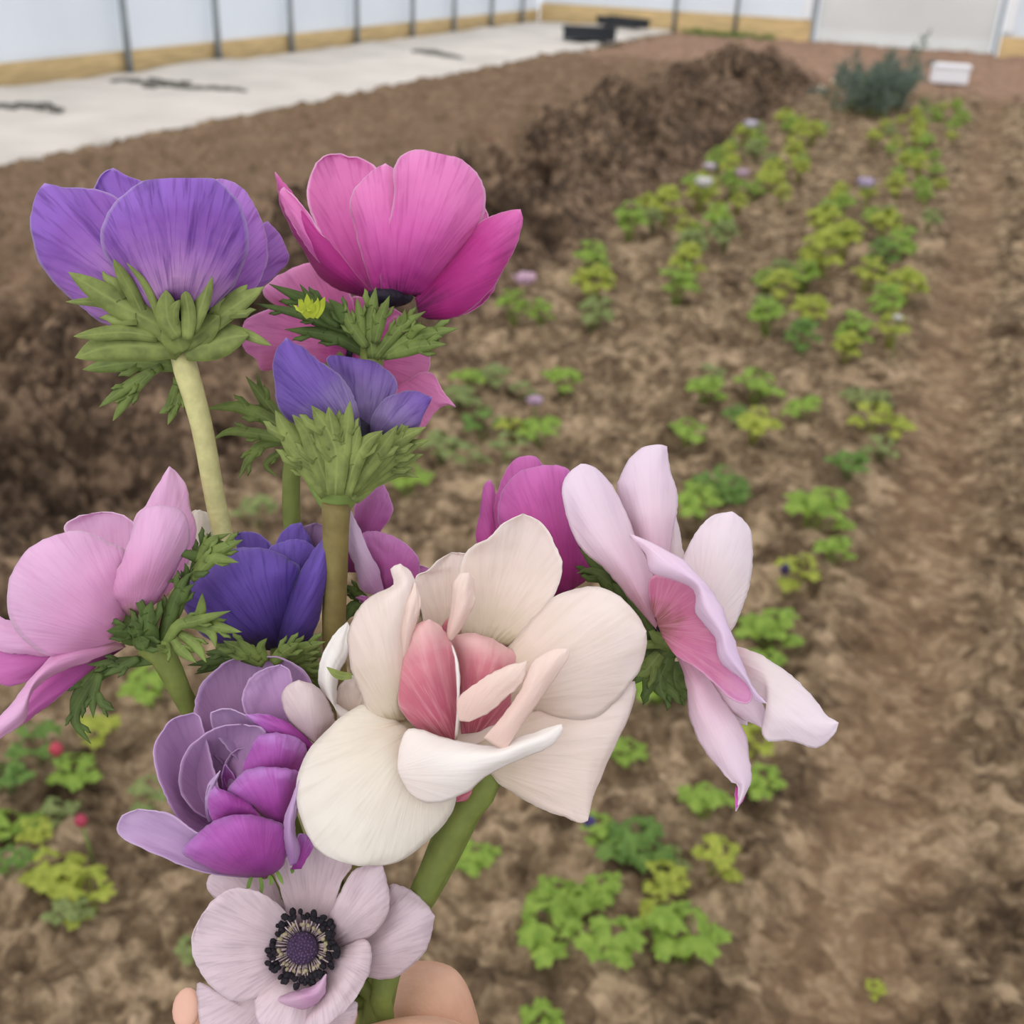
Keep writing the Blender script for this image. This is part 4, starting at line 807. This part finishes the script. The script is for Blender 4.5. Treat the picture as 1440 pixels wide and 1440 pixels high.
# --- H: the large white and blush double bloom
mH = petal_mat('petal_white_blush', [(0.03, (192, 174, 142)), (0.14, (226, 210, 188)), (0.4, (240, 222, 210)), (1, (244, 230, 226))], (212, 194, 172), 0.34, (246, 240, 234), 0.35, 31.0)
mHw = petal_mat('petal_cream_white', [(0.03, (186, 164, 140)), (0.12, (228, 212, 194)), (0.36, (238, 228, 214)), (1, (242, 235, 227))], (214, 202, 184), 0.35, (248, 244, 236), 0.3, 31.3)
mHf = petal_mat('petal_white_fold', [(0.03, (244, 232, 226)), (0.4, (249, 243, 239)), (1, (250, 245, 241))], (234, 224, 218), 0.2, (246, 242, 238), 0.3, 31.6)
mHp = petal_mat('petal_rose_heart', [(0.03, (186, 84, 108)), (0.3, (206, 106, 130)), (0.7, (222, 138, 152)), (1, (238, 200, 196))], (236, 172, 178), 0.75, (248, 226, 220), 0.5, 31.8)
mHb = petal_mat('petal_peach_roll', [(0.03, (236, 208, 196)), (0.4, (240, 214, 204)), (1, (242, 224, 214))], (230, 196, 188), 0.3, (248, 236, 230), 0.4, 31.9)
Hh = flower('anemone', 'large cream white anemone with a rose pink heart, centre front of the bunch')
petal(Hh, mHf, 6, [(310,870),(150,760),(141,640),(180,550),(245,485)], [(330,870),(215,860),(208,700),(250,600),(255,520),(245,485)], (-6, -8, -4, 3))
petal(Hh, mH, 6, [(230,900),(205,860),(212,740),(260,690)], [(330,870),(320,800),(300,720),(260,690)], (-2, -3, 0, 0))
petal(Hh, mH, 6, [(560,560),(530,430),(508,312),(560,285),(605,240),(650,214)], [(720,560),(760,400),(760,260),(720,222),(690,214),(650,214)], (-10, -8, 2, -3))
petal(Hh, mH, 6, [(690,560),(670,400),(700,225),(790,162),(850,105),(930,62)], [(870,578),(960,490),(1045,390),(1082,280),(1050,170),(1000,98),(930,62)], (-12, -14, 4, -4))
petal(Hh, mH, 6, [(700,990),(900,850),(1150,800),(1330,725),(1366,715),(1350,830),(1270,1000),(1215,1130),(1180,1257)], [(700,1010),(790,1060),(850,1125),(960,1190),(1080,1240),(1150,1264),(1180,1257)], (-14, -12, -4, 4))
petal(Hh, mH, 6, [(760,760),(870,585),(950,490),(1060,385),(1180,346),(1290,375),(1360,440),(1408,520)], [(780,830),(960,820),(1060,855),(1130,864),(1230,842),(1330,745),(1400,630),(1408,520)], (-14, -20, -6, 6))
petal(Hh, mHp, 6, [(690,920),(670,700),(640,560),(690,532),(740,528)], [(760,910),(870,840),(918,640),(850,572),(740,528)], (-15, -19, -8, 7))
petal(Hh, mH, 6, [(580,1010),(620,900),(760,850)], [(620,1040),(800,1020),(900,930),(760,850)], (-13, -15, 0, 1))
petal(Hh, mHp, 6, [(600,545),(620,490),(650,460)], [(650,550),(660,500),(650,460)], (-14, -16, 0, 1), 0.2, 10, 7)
petal(Hh, mHw, 6, [(480,900),(320,803),(150,920),(65,1040),(48,1190),(100,1330),(180,1402),(290,1432)], [(560,930),(630,1050),(668,1160),(630,1260),(520,1365),(430,1422),(290,1432)], (-18, -30, -8, 6))
petal(Hh, mHp, 6, [(650,1180),(700,1130),(765,1095)], [(660,1185),(730,1170),(765,1095)], (-12, -10, 0, 1), 0.2, 10, 7)
petal(Hh, mH, 6, [(445,870),(350,865),(268,680),(248,520),(318,400),(425,345),(414,280),(450,258)], [(470,870),(500,700),(500,560),(520,470),(528,390),(498,300),(450,258)], (-20, -28, -8, 6))
petal(Hh, mHb, 6, [(452,660),(451,540),(466,430),(508,330)], [(478,640),(516,480),(531,400),(508,330)], (-24.5, -29, -5, 2))
petal(Hh, mHp, 6, [(655,942),(510,892),(447,800),(452,680),(480,540),(520,490),(565,475)], [(670,942),(680,800),(676,650),(655,572),(610,505),(565,475)], (-20, -28, -8, 6, 2))
petal(Hh, mHf, 6, [(664,940),(672,800),(666,650),(652,575)], [(672,940),(683,800),(678,650),(652,575)], (-22.5, -26, -5, 0.5, 0), 0.1, 16, 5)
petal(Hh, mHb, 6, [(640,555),(632,530),(650,420),(655,340),(685,300),(718,292)], [(650,556),(700,490),(740,400),(738,330),(718,292)], (-24, -30, -3, 3))
petal(Hh, mHb, 6, [(680,868),(676,785),(760,712),(860,660),(945,636)], [(720,872),(800,832),(870,772),(930,705),(945,636)], (-29, -33, -1.5, 1.5), 0.5)
petal(Hh, mHb, 6, [(776,934),(850,850),(920,750),(960,650),(1030,600),(1100,587)], [(858,990),(900,920),(970,820),(1055,700),(1108,615),(1100,587)], (-30, -34, -2, 2), 0.5)
petal(Hh, mHf, 6, [(440,1050),(453,955),(495,897),(620,932),(730,958),(830,968),(910,935),(1000,905),(1078,882)], [(445,1075),(500,1160),(580,1188),(700,1150),(800,1075),(930,1010),(1040,965),(1082,905),(1078,882)], (-32, -26, -6, 4), 0.8)
center(Hh, darkc, 640, 1010, -10, 14)
mb = MB(); add_lobe(mb, 6, [(262,695),(210,690),(163,658)], 22, -20, -24, 0); mb.build('leaf_tip', bractL, Hh)['label'] = 'small green leaf tip at the left petal'
stem(Hh, stemG, [(650,1030,-8,18),(686,1092,-8,21),(650,1150,-6,21),(605,1235,-2,20),(560,1330,2,18),(536,1400,2,16)] + [(540,1440,4,14),(520,1650,6,13),(500,1950,8,13)])

# --- K: pale mauve bloom facing out, at the bottom
mK = petal_mat('petal_pale_mauve', [(0.03, (126, 104, 112)), (0.18, (196, 174, 180)), (0.45, (226, 204, 210)), (1, (232, 212, 220))], (158, 130, 144), 0.42, (232, 216, 222), 0.4, 37.0)
mKl = petal_mat('petal_mauve_lip', [(0.03, (214, 178, 200)), (0.5, (210, 160, 196)), (1, (226, 192, 216))], (198, 140, 182), 0.3, (236, 216, 230), 0.4, 37.5)
K = flower('anemone', 'pale mauve anemone with a black-ringed purple eye, lowest bloom by the hand')
petal(K, mK, 8, [(500,420),(330,330),(268,260),(272,205),(330,180)], [(600,380),(560,290),(530,220),(450,170),(330,180)], (-10, -6, 0, 3))
petal(K, mK, 8, [(600,420),(560,260),(538,180),(590,125),(690,90)], [(760,420),(800,250),(850,165),(790,115),(690,90)], (-12, -6, 2, -3))
petal(K, mK, 8, [(830,520),(960,390),(1000,270),(1010,238),(1080,262),(1150,320),(1184,370)], [(840,580),(900,610),(980,624),(1050,602),(1130,535),(1165,455),(1184,370)], (-8, -6, -5, 5))
petal(K, mK, 8, [(560,620),(350,700),(232,635),(226,720),(250,850),(350,900)], [(600,640),(590,750),(540,880),(350,900)], (-8, -8, -2, 4))
petal(K, mK, 8, [(680,780),(760,740),(862,715),(866,780),(830,860)], [(640,860),(700,880),(780,890),(830,860)], (-8, -8, -2, 3))
petal(K, mK, 8, [(740,430),(760,360),(800,280),(845,200),(905,162),(972,163)], [(780,500),(910,455),(985,380),(1004,300),(992,220),(972,163)], (-14, -22, -3, 3))
petal(K, mK, 8, [(600,580),(470,695),(370,712),(270,645),(212,545),(202,450),(245,360)], [(620,400),(570,340),(500,285),(400,255),(310,285),(245,360)], (-14, -24, -3, -2))
petal(K, mK, 8, [(760,520),(870,470),(915,470),(928,540),(900,640),(830,745),(740,820)], [(700,560),(740,650),(690,740),(650,800),(670,840),(740,820)], (-14, -24, -4, 3))
petal(K, mK, 8, [(600,580),(470,680),(455,740),(480,820),(560,860)], [(720,580),(745,650),(700,740),(655,830),(560,860)], (-15, -25, -3, 2))
petal(K, mKl, 8, [(560,715),(545,705),(600,680),(680,655),(745,605)], [(590,735),(650,745),(700,725),(740,680),(745,605)], (-22, -22, -4, 3))
ax = (MW @ Vector((-0.05, 0.22, 1))).normalized(); e1 = (MW @ Vector((1, 0, 0.05))); e1 = (e1 - ax * e1.dot(ax)).normalized(); e2 = ax.cross(e1)
kc = hand_pt(428, 1331, -16); u8 = 0.35 / F
def ring_pt(r, a, h): return kc + (e1 * math.cos(a) + e2 * math.sin(a)) * (r * u8) + ax * (h * u8)
mb = MB(); pist = simple('pistil_purple', (66, 46, 74), 0.75, 0.35, 900, 0.5); mb.ball(kc + ax * 12 * u8, (21 * u8, 21 * u8, 17 * u8), ax, 24, 0, 0.03); mb.build('pistil', pist, K)
for i in range(70):
    a = i * 2.399; c0 = ring_pt(20 * math.sqrt((i + .5) / 70), a, 12 + 17.0 * math.sqrt(max(0, 1 - (i + .5) / 72)))
    if i == 0: mb = MB()
    mb.ball(c0, (1.5 * u8,) * 3, None, 6)
mb.build('pistil_beads', simple('pistil_bead', (84, 62, 96), 0.7, 0.3, 900), K)
mb = MB(); mb.ball(kc + ax * 2 * u8, (26 * u8, 26 * u8, 6 * u8), ax, 20); mb.build('receptacle', darkc, K)
fil = simple('filament_pale', (178, 158, 160), 0.7, 0.2, 500); fild = simple('filament_dark', (70, 54, 66), 0.7, 0.2, 500); anb = simple('anther_black', (27, 23, 30), 0.8, 0.4, 700, 0.3); anp = simple('anther_pale', (156, 142, 116), 0.8, 0.3, 700, 0.3)
rk = random.Random(5)
for i in range(100):
    inner = i >= 74; a = i * 2.399 + rk.uniform(-.08, .08)
    r = rk.uniform(28, 33) if inner else (rk.uniform(36, 41) if i % 2 else rk.uniform(42, 48)); h = rk.uniform(9, 13) if inner else rk.uniform(8, 17)
    b0 = ring_pt(19, a, 4); tp = ring_pt(r, a, h); mid = ring_pt(19 + (r - 19) * .5, a, h * .75); mb = MB()
    mb.tube([b0, mid, tp], [1.2 * u8, 1.0 * u8, 0.8 * u8], 5); t = (tp - b0).normalized(); s = rk.uniform(0.85, 1.25) * (1 if inner else 1.3)
    mb.ball(tp, (2.9 * u8 * s, 2.9 * u8 * s, 3.9 * u8 * s), (t.cross(ax) * rk.uniform(-1.5, 1.5) + t), 8, 1, 0.3)
    mb.build('stamen', [fil if (inner or i % 4) else fild, anp if inner else anb], K)
stem(K, stemG, [(432,1335,-8,12),(450,1380,2,12),(490,1410,4,12)] + tail(11))
# ------------------------------------------------------------------ the hand that holds the bunch
m, nt, N, out = nodes('skin')
tc = N('ShaderNodeTexCoord'); n1 = N('ShaderNodeTexNoise', inp={'Vector': tc.outputs['Object'], 'Scale': 60.0, 'Detail': 5.0}).outputs[0]
n2 = N('ShaderNodeTexNoise', inp={'Vector': tc.outputs['Object'], 'Scale': 700.0, 'Detail': 3.0}).outputs[0]
c = ramp(N, n1, [(0.3, lin((196, 146, 120))), (0.7, lin((216, 170, 144)))])
bp = N('ShaderNodeBump', inp={'Height': n2, 'Strength': 0.25, 'Distance': 0.0006})
b = N('ShaderNodeBsdfPrincipled', inp={'Base Color': c, 'Roughness': 0.5, 'Specular IOR Level': 0.35, 'Subsurface Weight': 0.15, 'Subsurface Radius': (0.006, 0.002, 0.001), 'Subsurface Scale': 0.6, 'Normal': bp.outputs[0]})
nt.links.new(b.outputs[0], out.inputs[0]); skin = m
V = []; Ed = []; Rd = []
def jv(px, py, d, r, par=None):
    V.append(hand_pt(px, py, d)); Rd.append(r); i = len(V) - 1
    if par is not None: Ed.append((par, i))
    return i
wrist = jv(700, 1860, 34, .026)
palm = jv(668, 1680, 36, .030, wrist)
fore = jv(800, 2150, 20, .029, wrist); fore2 = jv(960, 2600, -10, .036, fore); jv(1080, 2950, -40, .040, fore2)
idx = jv(625, 1520, 38, .0185, palm)
kn = jv(603, 1390, 28, .0165, idx)
a = jv(545, 1405, 44, .0120, kn); a = jv(460, 1428, 48, .0102, a); a = jv(370, 1440, 40, .0096, a); a = jv(310, 1438, 26, .0102, a); tip1 = jv(272, 1424, 16, .0098, a)
fing = []
for k, (dy, ext) in enumerate(((95, 10), (185, 0), (262, -30))):
    m0 = jv(650 + 4 * k, 1500 + dy, 42, .014 - .001 * k, palm)
    a = jv(600, 1430 + dy, 50, .0108 - .0006 * k, m0); a = jv(480, 1440 + dy, 54, .0098 - .0006 * k, a); a = jv(400 - ext, 1450 + dy, 42, .0092 - .0006 * k, a); a = jv(385 - ext, 1452 + dy, 20, .0084 - .0006 * k, a); a = jv(425 - ext, 1452 + dy, 2, .0076 - .0006 * k, a); fing.append(a)
t = jv(680, 1600, 18, .0185, palm); t = jv(640, 1490, 8, .0165, t); t = jv(560, 1482, -8, .0120, t); tt = jv(480, 1500, -12, .0098, t); t = jv(440, 1508, -10, .0080, tt)
me = bpy.data.meshes.new('person'); me.from_pydata([tuple(v) for v in V], Ed, []); me.materials.append(skin)
po = bpy.data.objects.new('person', me); C.objects.link(po)
sk = po.modifiers.new('skin', 'SKIN'); sk.use_smooth_shade = True
for i, r in enumerate(Rd): me.skin_vertices[0].data[i].radius = (r, r)
me.skin_vertices[0].data[wrist].use_root = True
sb = po.modifiers.new('smooth', 'SUBSURF'); sb.levels = 2; sb.render_levels = 3
tag(po, 'hand of a person gripping the flower stems, seen at the bottom', 'person')
nail = simple('fingernail', (218, 170, 150), 0.35, 0.05, 90)
mb = MB(); q = hand_pt(262, 1418, 8.2); mb.ball(q, (0.0052, 0.0066, 0.0022), (MW @ Vector((-0.35, 0.2, 0.9))), 16)
mb.build('fingernail', nail, po)
